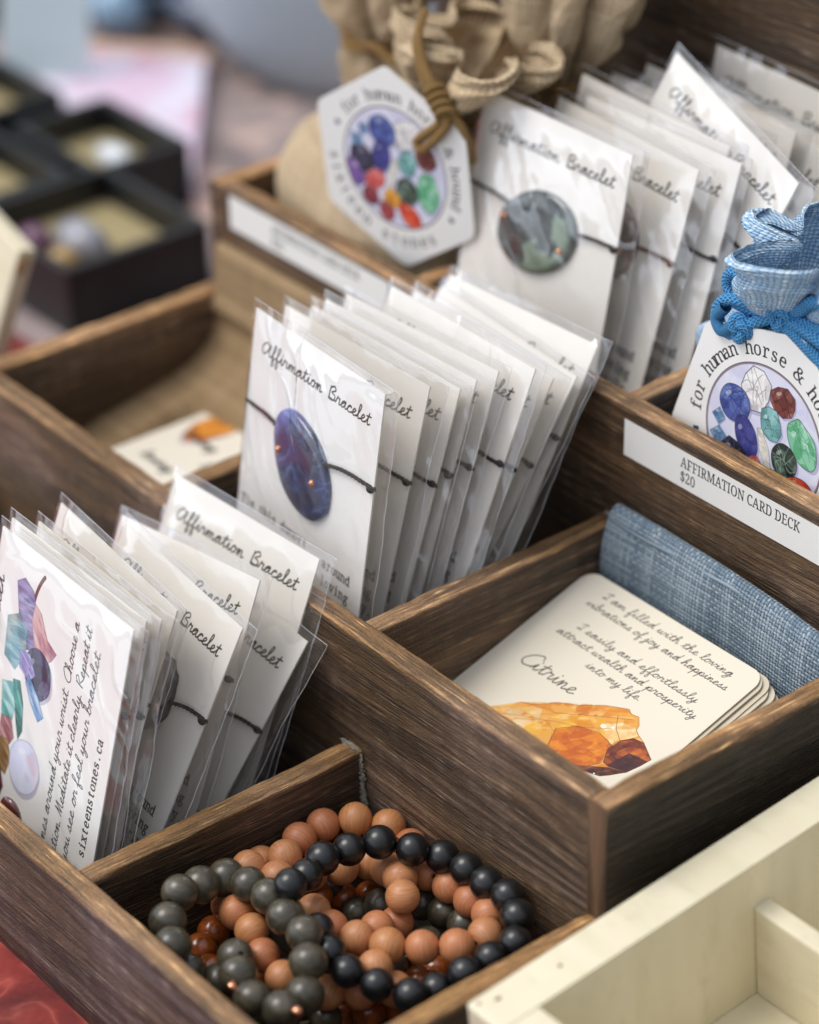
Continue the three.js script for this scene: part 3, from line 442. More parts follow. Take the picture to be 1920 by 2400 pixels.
function sheet(rows, cols, f) {
  const pos = [], uv = [], idx = [];
  for (let j = 0; j <= rows; j++) for (let i = 0; i <= cols; i++) { const q = f(i / cols, j / rows); pos.push(q[0], q[1], q[2]); uv.push(q[3], q[4]); }
  for (let j = 0; j < rows; j++) for (let i = 0; i < cols; i++) { const a = j * (cols + 1) + i, b = a + cols + 1; idx.push(a, b, a + 1, a + 1, b, b + 1); }
  const g = new THREE.BufferGeometry(); g.setAttribute('position', new THREE.Float32BufferAttribute(pos, 3)); g.setAttribute('uv', new THREE.Float32BufferAttribute(uv, 2)); g.setIndex(idx); g.computeVertexNormals(); return g;
}
function profileSheet(prof, x0, x1, wave) {        // a folded pouch: profile of (y, z) swept along x
  const c = new THREE.CatmullRomCurve3(prof.map(([y, z]) => new THREE.Vector3(0, y, z)), false, 'centripetal'), L = c.getLength();
  return sheet(70, 60, (a, b) => { const q = c.getPointAt(b), x = lerp(x0, x1, a), w = wave(a, b, x); return [x, q.y + w[0], q.z + w[1], x, b * L]; });
}
{
  const t = thing('fabric_pouch', 'empty blue grey linen pouch standing behind the citrine cards', 'pouch', [0, -83, 0]);
  part('cloth', profileSheet([[-30, -199.2], [2, -199], [5.5, -197.8], [6.2, -196], [4.5, -194], [-4, -192.2], [-14, -191.6], [-26, -191], [-42, -188]], -102.6, -7.6, (a, b, x) => { const n = vnoise(x * 0.06 + 4, b * 3, 99, 99, 31) - 0.5; return [b < 0.12 ? 0 : n * 2.2 - 2.2 * a * a + 0.7, b > 0.35 ? n * 3 + 2.6 * smooth(a, 0.45, 1) * Math.sin(b * 3) : n]; }), slateWeave, t, [0, 83, 0]);
  part('seam', tube(Array.from({ length: 16 }, (_, i) => { const a = i / 15, x = lerp(-102, -8, a); return [x, 3.6 + (vnoise(x * 0.06 + 4, 1.1, 99, 99, 31) - 0.5) * 2.2 - 2.2 * a * a, -193.6 + 0.4 * Math.sin(i)]; }), 0.55, false, 60, 6), slateWeave, t, [0, 83, 0]);
}
{
  const t = thing('fabric_pouch', 'tan burlap pouch folded flat along the upper step wall in left compartment', 'pouch', [0, -83, 0]);
  part('cloth', profileSheet([[-2, -199.2], [16, -199], [18.5, -198], [17.5, -196], [6, -194.5], [-1, -194], [-4.5, -192], [-9, -194], [-17, -190], [-23, -181], [-30, -156], [-37, -126], [-42, -108.5]], -304.6, -210.6, (a, b, x) => { const n = vnoise(x * 0.05 + 14, b * 4, 99, 99, 33) - 0.5, low = smooth(b, 0.5, 0.62) * smooth(x, -290, -280); return [n * 2 - 2.5 * low - low * Math.max(0, 11 * (1 - Math.abs(b - 0.62) * 5)), b > 0.1 ? n * 1.6 : 0]; }), tanWeave, t, [0, 83, 0]);
}

// ---------------------------------------------------------------- drawstring bags with hexagonal tags
function bagGeo(rings, seed, lip = 8) {
  const K = rings.length, pos = [], uv = [], idx = [], cols = 200, rows = 16 * (K - 1);
  const at = (t) => { const i = Math.min(K - 2, Math.floor(t)), f = t - i, a = rings[Math.max(0, i - 1)], b = rings[i], c = rings[i + 1], d = rings[Math.min(K - 1, i + 2)]; return b.map((v, k) => { const m1 = (c[k] - a[k]) / 2, m2 = (d[k] - b[k]) / 2, f2 = f * f, f3 = f2 * f; return (2 * f3 - 3 * f2 + 1) * v + (f3 - 2 * f2 + f) * m1 + (-2 * f3 + 3 * f2) * c[k] + (f3 - f2) * m2; }); };
  const ring = (t, inset) => {
    const [cx, cy, cz, rx, rz, amp, n] = at(t), out = [], f = amp / rx;
    for (let i = 0; i <= cols; i++) {
      const a = (i / cols) * Math.PI * 2, w = (0.55 + 0.9 * vnoise(Math.cos(a) * 1.6 + 29 + seed, Math.sin(a) * 1.6 + 29, 99, 99, 57)) * Math.sin(n * a + seed) + 0.3 * Math.sin(2 * a + seed * 2.3) + 0.25 * Math.sin(3 * a + seed * 1.7), a2 = a - (Math.min(1, f * 2.6) * 0.85 / n) * Math.cos(n * a + seed + 0.5);
      const dent = 1 + 0.1 * (vnoise(Math.cos(a) * 2 + 9 + seed, Math.sin(a) * 2 + t * 0.9 + 9, 99, 99, 55) - 0.5) + 0.025 * (vnoise(Math.cos(a) * 7 + 19 + seed, Math.sin(a) * 7 + t * 3 + 9, 99, 99, 56) - 0.5) + Math.min(1, f * 3) * (0.2 * (vnoise(Math.cos(a) * 5 + 39 + seed, Math.sin(a) * 5 + t * 2.4, 99, 99, 58) - 0.5) + 0.1 * (vnoise(Math.cos(a) * 12 + 49 + seed, Math.sin(a) * 12 + t * 5, 99, 99, 59) - 0.5)), k = Math.max(0.3, dent + f * w);
      out.push([cx + Math.cos(a2) * rx * (k - inset / rx), cy + 0.45 * amp * Math.sin(n * a + seed + 1.3) * f + f * 9 * (vnoise(Math.cos(a) * 4 + 59 + seed, Math.sin(a) * 4 + 9, 99, 99, 60) - 0.5), cz + Math.sin(a2) * rz * (k - inset / rz), a * 34, 0]);
    }
    return out;
  };
  const list = []; for (let j = 0; j <= rows; j++) list.push(ring((j / rows) * (K - 1), 0));
  for (let j = 0; j <= lip; j++) { const r = ring(K - 1 - j * 0.09, 1.1 + 0.12 * j); if (j === 0) r.forEach((p) => { p[1] += 0.7; }); list.push(r); }
  let run = 0; list.forEach((r, j) => { if (j) { const q = list[j - 1]; let d = 0; for (let i = 0; i < cols; i++) d += Math.hypot(r[i][0] - q[i][0], r[i][1] - q[i][1], r[i][2] - q[i][2]); run += d / cols; } r.forEach((p) => { p[4] = run; }); });
  list.forEach((r) => r.forEach((p) => { pos.push(p[0], p[1], p[2]); uv.push(p[3], p[4]); }));
  for (let j = 0; j < list.length - 1; j++) for (let i = 0; i < cols; i++) { const a = j * (cols + 1) + i, b = a + cols + 1; idx.push(a, b, a + 1, a + 1, b, b + 1); }
  const g = new THREE.BufferGeometry(); g.setAttribute('position', new THREE.Float32BufferAttribute(pos, 3)); g.setAttribute('uv', new THREE.Float32BufferAttribute(uv, 2)); g.setIndex(idx); g.computeVertexNormals(); return g;
}
function braid(c0, c1) { const f = (u, v) => { const a = Math.abs((((u * 6 + v * 4) % 1) + 1) % 1 - 0.5), b = Math.abs((((u * 6 - v * 4) % 1) + 1) % 1 - 0.5); return Math.max(0, 1 - Math.min(a, b) * 2.6); }; return { map: dataTexture(128, 128, (u, v) => c0.map((q, k) => lerp(q, c1[k], f(u, v))), true, [5, 2]), bumpMap: dataTexture(128, 128, (u, v) => { const h = f(u, v); return [h, h, h]; }, false, [5, 2]), bumpScale: 0.0011, roughness: 0.6 }; }
const blueCord = std(braid([0.14, 0.52, 0.84], [0.46, 0.78, 0.98])), tanCord = std(braid([0.58, 0.42, 0.2], [0.84, 0.67, 0.4]));
function ringCord(cx, cy, cz, rx, rz, r, dy = 0) { const p = []; for (let i = 0; i < 20; i++) { const a = (i / 20) * Math.PI * 2; p.push([cx + rx * Math.cos(a), cy + dy * Math.cos(a), cz + rz * Math.sin(a)]); } return tube(p, r, true, 80, 8); }
function tagTex() {
  const k = 14, N = 70 * k, [c, ctx] = canvas(N, N), m = N / 2;
  paper(ctx, N, N, '#eeece8');
  ctx.fillStyle = '#2b2a2c';
  const arc = (text, r, mid, span, size, flip) => { ctx.font = `${size}px serif`; ctx.textAlign = 'center'; ctx.textBaseline = 'middle'; [...text].forEach((ch, i) => { const t = mid + (flip ? -1 : 1) * span * ((i + 0.5) / text.length - 0.5); ctx.save(); ctx.translate(m + r * Math.sin(t), m - r * Math.cos(t)); ctx.rotate(flip ? t + Math.PI : t); ctx.strokeStyle = '#2b2a2c'; ctx.lineWidth = 1.2; ctx.fillText(ch, 0, 0); ctx.strokeText(ch, 0, 0); ctx.restore(); }); };
  arc('for human horse & hound', 22.4 * k, 0.02, 2.85, 66, false); arc('sixteen stones', 22.8 * k, Math.PI, 2.2, 70, true);
  for (const s of [-1, 1]) { const x = m + s * 22.6 * k, y = m + 1 * k; ctx.fillStyle = '#2f4f66'; ctx.beginPath(); ctx.moveTo(x, y + 14); ctx.bezierCurveTo(x - 22, y, x - 14, y - 18, x, y - 8); ctx.bezierCurveTo(x + 14, y - 18, x + 22, y, x, y + 14); ctx.fill(); }
  const R = 18.6 * k;
  ctx.save(); ctx.beginPath(); ctx.arc(m, m, R, 0, 7); ctx.fillStyle = '#dcdcec'; ctx.fill(); ctx.clip();
  for (let i = 0; i < 60; i++) { ctx.globalAlpha = 0.18; ctx.fillStyle = ['#c9cbe6', '#eceaf6', '#d8d4ea', '#b9b8da'][i % 4]; ctx.beginPath(); ctx.ellipse(m + rr(-R, R), m + rr(-R, R), rr(20, 80), rr(10, 50), rr(0, 3), 0, 7); ctx.fill(); }
  ctx.globalAlpha = 1;
  const G = (x, y, a, b, rot, cols, o) => gem(ctx, m + x * R, m - y * R, a * R * 1.18, b * R * 1.18, rot, cols, o);
  G(-0.08, 0.66, 0.22, 0.26, 0.5, ['#e9e6e2', '#fffdfa', '#c9c4c4', '#a8a2a6'], { n: 9, facet: true, jag: 0.16, veins: '#8c8488' });
  G(-0.46, 0.42, 0.23, 0.22, 0, ['#4a5ba0', '#7f93c8', '#2b3670', '#b3bfe0'], { jag: 0.04, veins: '#26306a' });
  G(0.4, 0.56, 0.2, 0.17, 0.3, ['#7a3d36', '#b36a5c', '#4d2220', '#d9a493'], { n: 9, facet: true, jag: 0.1, veins: '#3e1a18' });
  G(-0.76, 0.2, 0.1, 0.11, 0.2, ['#6f93b8', '#a8c4de', '#41688f'], { n: 4, facet: true, jag: 0.1, veins: '#2b4b6c' });
  G(-0.8, -0.06, 0.14, 0.12, 0.2, ['#6f93b8', '#a8c4de', '#41688f'], { n: 4, facet: true, jag: 0.1, veins: '#2b4b6c' });
  G(0.16, 0.24, 0.16, 0.19, -0.2, ['#6fa7a6', '#a5d0cc', '#3f7674'], { n: 9, facet: true, jag: 0.12, veins: '#2c5554' });
  G(0.68, 0.06, 0.18, 0.3, -0.4, ['#7cc09a', '#bfe6cf', '#2f8a4e', '#d7f0e2'], { n: 12, jag: 0.12, veins: '#3d8a63' });
  G(-0.3, 0, 0.16, 0.25, -0.25, ['#3a3c80', '#5d60ab', '#22245a'], { jag: 0.02 });
  G(0, -0.12, 0.07, 0.27, -0.18, ['#d8d4c8', '#f4f2ea', '#a6a294'], { n: 6, facet: true, jag: 0.06 });
  G(0.34, -0.22, 0.19, 0.2, 0, ['#26352c', '#4e6554', '#111a14', '#8ba091'], { jag: 0.03, veins: '#9db3a4' });
  G(-0.6, -0.3, 0.22, 0.2, 0.3, ['#2c2a3e', '#4b4866', '#15141f'], { n: 10, facet: true, jag: 0.14, veins: '#6f6c8c' });
  G(-0.24, -0.46, 0.14, 0.2, 0.4, ['#d4605c', '#f0a094', '#a8343c'], { jag: 0.04 });
  G(0.14, -0.52, 0.15, 0.14, 0.3, ['#e8a02c', '#f7cf74', '#c0701c'], { n: 8, facet: true, jag: 0.14, veins: '#a6601c' });
  G(0.55, -0.56, 0.22, 0.15, 0.25, ['#dc4a2c', '#f48a5e', '#a8261c'], { n: 10, jag: 0.08 });
  G(-0.2, -0.78, 0.15, 0.14, 0, ['#7c2430', '#b0505a', '#4a121c'], { n: 9, jag: 0.08 }); G(0.16, -0.8, 0.15, 0.14, 0, ['#a03034', '#d0706a', '#641a20'], { n: 9, jag: 0.08 });
  G(-0.62, -0.62, 0.2, 0.16, 0.6, ['#6a4a90', '#9c7cc0', '#432a66', '#c9a8d4'], { n: 9, facet: true, jag: 0.12 });
  ctx.restore();
  ctx.strokeStyle = '#8d7c84'; ctx.lineWidth = 7; ctx.beginPath(); ctx.arc(m, m, R, 0, 7); ctx.stroke(); ctx.strokeStyle = '#4e434c'; ctx.lineWidth = 2.4; ctx.beginPath(); ctx.arc(m, m, R + 4, 0, 7); ctx.stroke();
  return texture(c);
}
const tagFace = std({ map: tagTex(), roughness: 0.5 }), tagSide = std({ color: lin(0.7, 0.66, 0.58), roughness: 0.8 });
const tagGeo = (() => { const s = new THREE.Shape(), R = 34.5; for (let i = 0; i < 6; i++) { const a = (i * Math.PI) / 3, b = a + 0.05, c = a - 0.05; if (i) s.lineTo(R * Math.cos(c) * 0.985, R * Math.sin(c) * 0.985); else s.moveTo(R * Math.cos(c) * 0.985, R * Math.sin(c) * 0.985); s.quadraticCurveTo(R * Math.cos(a), R * Math.sin(a), R * Math.cos(b) * 0.985, R * Math.sin(b) * 0.985); } const g = new THREE.ExtrudeGeometry(s, { depth: 0.7, bevelEnabled: false, curveSegments: 4 }), p = g.attributes.position, uv = g.attributes.uv; for (let i = 0; i < p.count; i++) uv.setXY(i, p.getX(i) / 78 + 0.5, p.getY(i) / 78 + 0.5); return g; })();
function hangTag(at, yaw, lean, roll, label, size = 1) { const t = thing('hang_tag', label, 'tag', at); t.scale.setScalar(size); t.rotation.set(rad(-lean), rad(yaw), rad(roll), 'YXZ'); part('card_face', tagGeo, [tagFace, tagSide], t); }
{
  const t = thing('drawstring_bag', 'blue linen drawstring bag tied with bright blue cord in the right upper compartment', 'drawstring bag', [0, -83, 0]);
  const o = [0, 83, 0];
  part('bag_body', bagGeo([[-60, -4, -236, 36, 20, 0, 5], [-60, 18, -236, 43, 24, 0, 5], [-61, 42, -234, 43, 22, 0.4, 6], [-62, 58, -231, 37, 17, 1.2, 8], [-63, 67, -229, 22, 12, 1.8, 9], [-63, 72.5, -228, 12.5, 9, 1.6, 5], [-61, 78, -227, 15, 11, 3, 5], [-57, 86, -226.5, 21, 15, 6, 5], [-53, 95, -227, 25, 18, 8.5, 5], [-52, 99, -228, 26, 18.5, 9, 5]], 5.1), blueWeave, t, o);
  part('cord', join([ringCord(-63, 71.5, -228, 15.5, 11.5, 1.9, 2), ringCord(-63, 74.5, -227.5, 15.5, 11.5, 1.9, -1.5)]), blueCord, t, o);
  part('cord', tube([[-56.1, 83, -216], [-61.5, 85, -214.5], [-68.5, 87.5, -213.5], [-75.5, 87.5, -214], [-78, 83, -214.5], [-74.5, 79, -214], [-67.5, 79, -214], [-59.5, 80.5, -215]], 1.95, false, 90), blueCord, t, o, 'blue cord loop at left of the knot');
  part('cord', tube([[-58.5, 80.5, -215.5], [-67.5, 81, -213], [-75.5, 79.5, -212.5], [-80, 74.5, -213], [-79, 69.5, -213], [-74, 69, -212.5], [-69.5, 72.5, -212], [-64.5, 76.5, -212.5], [-59.5, 79.5, -214]], 1.95, false, 100), blueCord, t, o);
  part('cord', tube([[-75.5, 77.5, -211.5], [-78.5, 73, -211.2], [-76, 70, -211], [-71.5, 73, -211]], 1.95, false, 50), blueCord, t, o);
  part('cord', tube([[-55.5, 81.5, -215.5], [-49.5, 85.5, -214], [-44.5, 90, -213.5], [-40, 90.5, -214], [-38.5, 86, -214.5], [-41.5, 82.5, -214.5], [-47.5, 82, -214.5], [-53.5, 81.5, -215]], 1.95, false, 90), blueCord, t, o);
  part('cord', tube([[-57.5, 79.5, -214.5], [-50.5, 81, -213.5], [-43.5, 80.5, -213], [-36.5, 77.5, -214], [-28.5, 71.5, -216], [-23.5, 63.5, -217]], 1.95, false, 80), blueCord, t, o);
  part('cord', tube([[-57.5, 78.5, -214], [-50.5, 78.5, -213], [-43.5, 76, -212.6], [-36.5, 72.5, -213], [-29.5, 65.5, -215]], 1.95, false, 80), blueCord, t, o);
  const kn = new THREE.TorusKnotGeometry(2.4, 1.7, 60, 8, 2, 3); kn.translate(-56, 81.5, -213.5); part('knot', kn, blueCord, t, o);
  const kn2 = new THREE.TorusKnotGeometry(2.2, 1.6, 60, 8, 2, 3); kn2.translate(-69, 73, -211.5); part('knot', kn2, blueCord, t, o);
  hangTag([-56.5, 43.2, -210.2], 0, 3.5, 13, 'white hexagonal tag with painted stones hanging on the blue bag', 1.085);
}
{
  const o = [0, 83, 0];
  const t = thing('drawstring_bag', 'tan burlap drawstring bag with ruffled mouth in the left upper compartment', 'drawstring bag', [0, -83, 0]);
  part('bag_body', bagGeo([[-256, -4, -232, 38, 19, 0, 5], [-256, 14, -231, 47, 22, 0, 5], [-257, 42, -230, 48, 21, 0.5, 5], [-251, 62, -233, 36, 17, 1.2, 6], [-239, 72, -238, 18, 12, 1.5, 6], [-233, 77, -239, 12, 10, 1.5, 6], [-229, 83, -239, 15, 12, 3, 6], [-224, 92, -240, 22, 17, 6.5, 6], [-218, 102, -241, 27, 20, 9, 6], [-216, 107, -242, 28, 20, 9.5, 6]], 2.9), burlap, t, o);
  part('cord', join([ringCord(-234, 76, -239, 14, 12, 1.4, 2), ringCord(-233, 79, -239, 14, 12, 1.4, -2)]), tanCord, t, o);
  part('cord', tube([[-226, 117, -226], [-219.5, 113, -218], [-214, 106, -215.5], [-208, 100.5, -214.5], [-202.5, 96.5, -214]], 1.5, false, 70), tanCord, t, o);
  part('cord', tube([[-228, 113, -226], [-221, 109.5, -218.5], [-215.5, 102.5, -216], [-209.5, 98, -215], [-203.5, 94.5, -214.5]], 1.5, false, 70), tanCord, t, o);
  const coil = []; for (let i = 0; i < 4; i++) { const g = new THREE.TorusGeometry(2.7, 1.25, 8, 26); g.lookAt(new THREE.Vector3(0.75, -0.62, 0.2 + 0.12 * i)); g.translate(-207.5 + 2.1 * i, 99.5 - 1.9 * i, -214.3 + 0.15 * i); coil.push(g); }
  part('knot', join(coil), tanCord, t, o);
  part('cord', tube([[-201.5, 93.5, -213.6], [-205, 89, -213], [-210.5, 84.5, -212.6], [-214, 81, -212.3], [-212, 79, -212.2], [-207.5, 82.5, -212.4], [-203, 87, -212.8], [-200.5, 91, -213.4]], 1.5, true, 90), tanCord, t, o);
  part('cord', tube([[-200.5, 94.5, -214.8], [-197, 90, -216.5], [-195.5, 84, -218.5], [-196, 78, -220]], 1.4, false, 50), tanCord, t, o);
  hangTag([-224.1, 68.8, -212], 11.9, -3, -26.3, 'white hexagonal tag with painted stones tilted on the burlap bag');
  const w = thing('drawstring_bag', 'third burlap drawstring bag standing upright behind the tagged one, beside the dark back wall', 'drawstring bag', [0, -83, 0]);
  part('bag_body', bagGeo([[-228, -4, -276, 24, 16, 0, 5], [-226, 25, -276, 26, 19, 0, 5], [-222, 60, -274, 25, 17, 0.6, 6], [-216, 82, -271, 15, 11, 2, 8], [-213, 92, -270, 13, 10, 2.5, 8], [-209, 108, -269, 20, 13, 4.5, 7], [-205, 128, -269, 25, 16, 6, 7], [-202, 146, -270, 27, 18, 7, 7]], 1.3), burlap, w, o);
  part('cord', join([ringCord(-214.5, 87, -270.5, 16, 12.5, 1.5, 1.5), ringCord(-214, 90, -270.5, 16, 12.5, 1.5, -1.5)]), tanCord, w, o);
  const u = thing('drawstring_bag', 'second burlap drawstring bag squeezed behind the tagged one at the left end', 'drawstring bag', [0, -83, 0]);
  part('bag_body', bagGeo([[-276, -4, -272, 26, 17, 0, 5], [-277, 25, -270, 27, 19, 0, 5], [-279, 55, -262, 27, 15, 0.6, 6], [-282, 75, -254, 17, 11, 1.6, 7], [-284, 84, -252, 11, 8, 2, 8], [-284, 93, -252, 19, 12, 3.5, 6], [-283, 110, -252, 26, 17, 5, 5], [-282, 126, -253, 31, 20, 7, 5]], 4.4), burlap, u, o);
  part('cord', join([ringCord(-284, 83, -252, 13, 10, 1.6, 1.5), ringCord(-284, 86, -252, 13.5, 10, 1.6, -1.5), tube([[-278, 86, -241], [-270, 88, -240], [-262, 86, -240], [-256, 88, -239]], 1.6, false, 40)]), tanCord, u, o);
}

// ---------------------------------------------------------------- paper price labels on the upper step wall
{
  const k = 16, [c, ctx] = canvas(87 * k, 12 * k); paper(ctx, c.width, c.height, '#eae8e4');
  ctx.fillStyle = '#1d1c1c'; ctx.font = `${4.7 * k}px serif`; ctx.textBaseline = 'alphabetic'; ctx.strokeStyle = '#1d1c1c'; ctx.lineWidth = 1.5;
  ctx.save(); ctx.translate(24 * k, 5.2 * k); const wd = ctx.measureText('AFFIRMATION CARD DECK').width; ctx.scale((48 * k) / wd, 1); for (const [q, y] of [['AFFIRMATION CARD DECK', 0], ['$20', 4.7 * k]]) { ctx.fillText(q, 0, y); ctx.strokeText(q, 0, y); } ctx.restore();
  const face = std({ map: texture(c), roughness: 0.6 }), side = std({ color: lin(0.7, 0.68, 0.62), roughness: 0.8 });
  const lab = (x, y, roll, label) => { const t = thing('price_label', label, 'label', [x, y, -199.75], 'printed paper labels on the box'); t.rotation.z = rad(roll); const g = new THREE.BoxGeometry(86.5, 12, 0.25); g.translate(43.25, -6, 0); part('paper_strip', g, [side, side, side, side, face, side], t); };
  lab(-103, 33.9, -0.4, 'white printed price label below the blue bag on the step wall'); lab(-300.4, 36, -0.1, 'white printed label below the burlap bag at the left end');
}

// ---------------------------------------------------------------- beaded bracelets
const BEADS = {
  black: [[-68.1, -39.4, -47.7], [-71.4, -42.1, -55.4], [-74.7, -42.4, -63.5], [-74.0, -43.2, -72.2], [-70.6, -42.7, -80.2], [-63.6, -44.1, -86.3], [-58.4, -46.7, -92.7], [-49.8, -46.5, -94.1], [-41.1, -46.2, -94.0], [-32.6, -45.5, -94.4], [-24.8, -46.0, -91.1], [-18.9, -48.2, -85.4], [-19.7, -49.8, -77.4], [-20.5, -51.0, -69.1], [-24.9, -56.0, -62.9], [-25.4, -53.9, -54.6], [-33.1, -52.3, -49.3], [-41.3, -51.2, -45.9], [-50.1, -50.6, -46.7], [-58.4, -49.4, -49.0]],
  wood1: [[-94.2, -51.3, -52.1], [-98.2, -55.8, -59.1], [-91.8, -51.7, -62.9], [-95.9, -52.2, -71.1], [-96.7, -52.1, -80.2], [-91.8, -50.9, -88.0], [-84.8, -52.5, -94.4], [-75.8, -54.3, -95.2], [-69.7, -61.1, -94.9], [-63.7, -55.2, -91.5], [-54.5, -54.3, -91.7], [-45.4, -53.8, -91.8], [-36.7, -52.8, -91.1], [-30.4, -52.6, -84.6], [-31.8, -52.7, -75.7], [-38.5, -53.7, -69.1], [-45.2, -53.8, -62.5], [-53.5, -54.2, -58.6], [-62.6, -55.4, -56.4], [-71.8, -55.9, -57.7]],
  wood2: [[-80.4, -57.7, -84.0], [-72.0, -54.8, -83.8], [-63.8, -51.9, -81.8], [-56.4, -51.4, -76.8], [-57.4, -60.5, -75.2], [-55.8, -56.8, -67.2], [-55.3, -63.1, -60.6], [-46.1, -62.2, -59.5], [-37.1, -61.5, -58.4], [-40.6, -54.0, -54.6], [-42.5, -62.0, -50.7], [-47.5, -61.1, -43.1], [-56.7, -57.8, -35.6], [-65.8, -56.0, -35.8], [-74.4, -54.3, -38.6], [-83.4, -54.3, -39.8], [-91.1, -58.0, -42.5], [-86.6, -52.7, -56.3], [-83.2, -54.0, -65.3], [-81.2, -55.3, -74.7]],
  olive1: [[-84.0, -46.1, -18.0], [-88.9, -43.3, -25.5], [-91.3, -46.5, -34.0], [-92.0, -49.0, -43.0], [-82.9, -46.6, -44.2], [-73.8, -45.2, -44.5], [-64.3, -45.5, -42.8], [-54.7, -44.8, -42.0], [-47.0, -47.1, -37.4], [-41.5, -51.8, -31.8], [-39.4, -50.3, -22.8], [-48.6, -51.2, -19.9], [-57.9, -50.2, -22.1], [-65.9, -52.0, -27.0], [-68.9, -60.3, -23.3], [-73.9, -56.1, -16.4], [-75.7, -47.1, -13.6]],
  olive2: [[-86.3, -62.9, -73.4], [-76.0, -68.5, -75.4], [-69.7, -64.1, -79.5], [-63.3, -64.5, -89.1], [-54.7, -62.7, -89.8], [-45.8, -61.5, -89.8], [-48.4, -63.5, -78.4], [-49.4, -66.3, -66.9], [-50.5, -68.3, -54.9], [-48.4, -70.3, -43.0], [-54.2, -70.9, -33.2], [-62.8, -73.3, -33.7], [-67.9, -73.3, -41.1], [-72.3, -73.3, -49.0], [-77.2, -73.3, -56.5], [-82.9, -73.3, -63.4], [-88.8, -70.6, -69.5]],
  amber: [[-83.2, -62.9, -67.2], [-83.5, -68.2, -76.4], [-81.5, -70.5, -84.5], [-73.6, -73.5, -83.1], [-65.2, -73.5, -81.4], [-56.8, -73.5, -79.6], [-48.4, -73.5, -77.8], [-41.8, -68.2, -76.3], [-39.4, -66.0, -68.4], [-40.9, -71.7, -62.1], [-42.9, -71.0, -53.8], [-49.7, -73.8, -48.5], [-59.4, -70.6, -41.5], [-69.4, -67.7, -34.4], [-79.1, -65.4, -27.3], [-87.6, -64.7, -30.2], [-92.3, -65.6, -37.8], [-87.7, -64.3, -52.5]],
};
const BR = { black: 4.75, wood: 4.95, wood_b: 4.95, olive: 5.25, olive_b: 4.8, amber: 4.6 };
function beadGeo(r) { const pts = [], h = 0.75 / r; for (let i = 0; i <= 18; i++) { const a = lerp(Math.asin(h), Math.PI - Math.asin(h), i / 18); pts.push(new THREE.Vector2(Math.sin(a) * r, -Math.cos(a) * r)); } pts.unshift(new THREE.Vector2(0.45, -r * 0.8)); pts.push(new THREE.Vector2(0.45, r * 0.8)); const g = new THREE.LatheGeometry(pts, 28); const uv = g.attributes.uv, p = g.attributes.position; for (let i = 0; i < uv.count; i++) uv.setXY(i, p.getX(i) / (2 * r) + 0.5 + 0.12 * Math.sin(p.getZ(i) * 0.7), p.getY(i) / (2 * r) + 0.5 + p.getZ(i) * 0.02); return g; }
const woodBead = dataTexture(256, 256, (u, v) => { const w = vnoise(u * 3, v * 3, 3, 3, 300), l = vnoise(u * 5 + w, v * 55 + w * 4, 5, 55, 301), f = vnoise(u * 14, v * 120, 14, 120, 302), t = 0.6 * l + 0.4 * f; return [0.68 + 0.16 * t, 0.46 + 0.14 * t, 0.3 + 0.13 * t]; }, true);
const mottled = (a, b, s) => dataTexture(128, 128, (u, v) => { const t = 0.6 * vnoise(u * 6, v * 6, 6, 6, s) + 0.4 * vnoise(u * 22, v * 22, 22, 22, s + 1); return a.map((q, k) => lerp(q, b[k], t)); }, true);
const beadMats = {
  wood: [[1, 0.95, 0.86], [0.95, 0.8, 0.72], [0.96, 0.9, 0.74], [0.86, 0.68, 0.62], [0.92, 0.86, 0.78]].map((c) => phys({ color: lin(...c), map: woodBead, roughness: 0.5, clearcoat: 0.25, clearcoatRoughness: 0.35 })),
  black: [0, 1].map((k) => phys({ map: mottled([0.04, 0.04, 0.044], [0.09, 0.09, 0.094], 310 + k), roughness: 0.4, clearcoat: 0.4, clearcoatRoughness: 0.16 })),
  olive: [0, 1, 2].map((k) => phys({ map: mottled([0.19, 0.175, 0.135], [0.38, 0.345, 0.27], 320 + 3 * k), roughness: 0.4, clearcoat: 0.45, clearcoatRoughness: 0.22 })),
  amber: [0, 1].map((k) => phys({ map: mottled([0.42, 0.2, 0.07], [0.72, 0.37, 0.13], 330 + 3 * k), roughness: 0.3, clearcoat: 0.6, clearcoatRoughness: 0.15 })),
};
const stringMat = std({ color: lin(0.3, 0.2, 0.12), roughness: 0.7 });
function bracelet(name, label, pts, r, kind, spacers = []) {
  const c = pts.reduce((s, p) => s.add(V(p)), new THREE.Vector3()).divideScalar(pts.length), t = thing(name, label, 'bracelet', [c.x, c.y, c.z]), g = beadGeo(r), n = pts.length;
  part('string', tube(pts.map((p) => [p[0] - c.x, p[1] - c.y, p[2] - c.z]), 0.42, true, n * 5, 5), stringMat, t);
  pts.forEach((p, i) => {
    const a = V(pts[(i + n - 1) % n]), b = V(pts[(i + 1) % n]), m = beadMats[kind][Math.floor(rnd() * beadMats[kind].length)], d = part('bead', g, m, t, [p[0] - c.x, p[1] - c.y, p[2] - c.z]);
    d.quaternion.setFromUnitVectors(new THREE.Vector3(0, 1, 0), b.sub(a).normalize()).multiply(new THREE.Quaternion().setFromAxisAngle(new THREE.Vector3(0, 1, 0), rr(0, 6.28))); d.scale.setScalar(rr(0.96, 1.03));
  });
  for (const s of spacers) { const q = new THREE.SphereGeometry(1.7, 16, 10); q.translate(s[0] - c.x, s[1] - c.y, s[2] - c.z); part('spacer_bead', q, copper, t, null, 'small shiny copper spacer bead'); }
}
bracelet('bead_bracelet', 'ring of glossy black round beads lying across the wooden bead bracelets', BEADS.black, BR.black, 'black', [[-68.6, -43.6, -84]]);
bracelet('bead_bracelet', 'wide ring of pale brown wooden beads reaching up to the corner of the compartment', BEADS.wood1, BR.wood, 'wood');
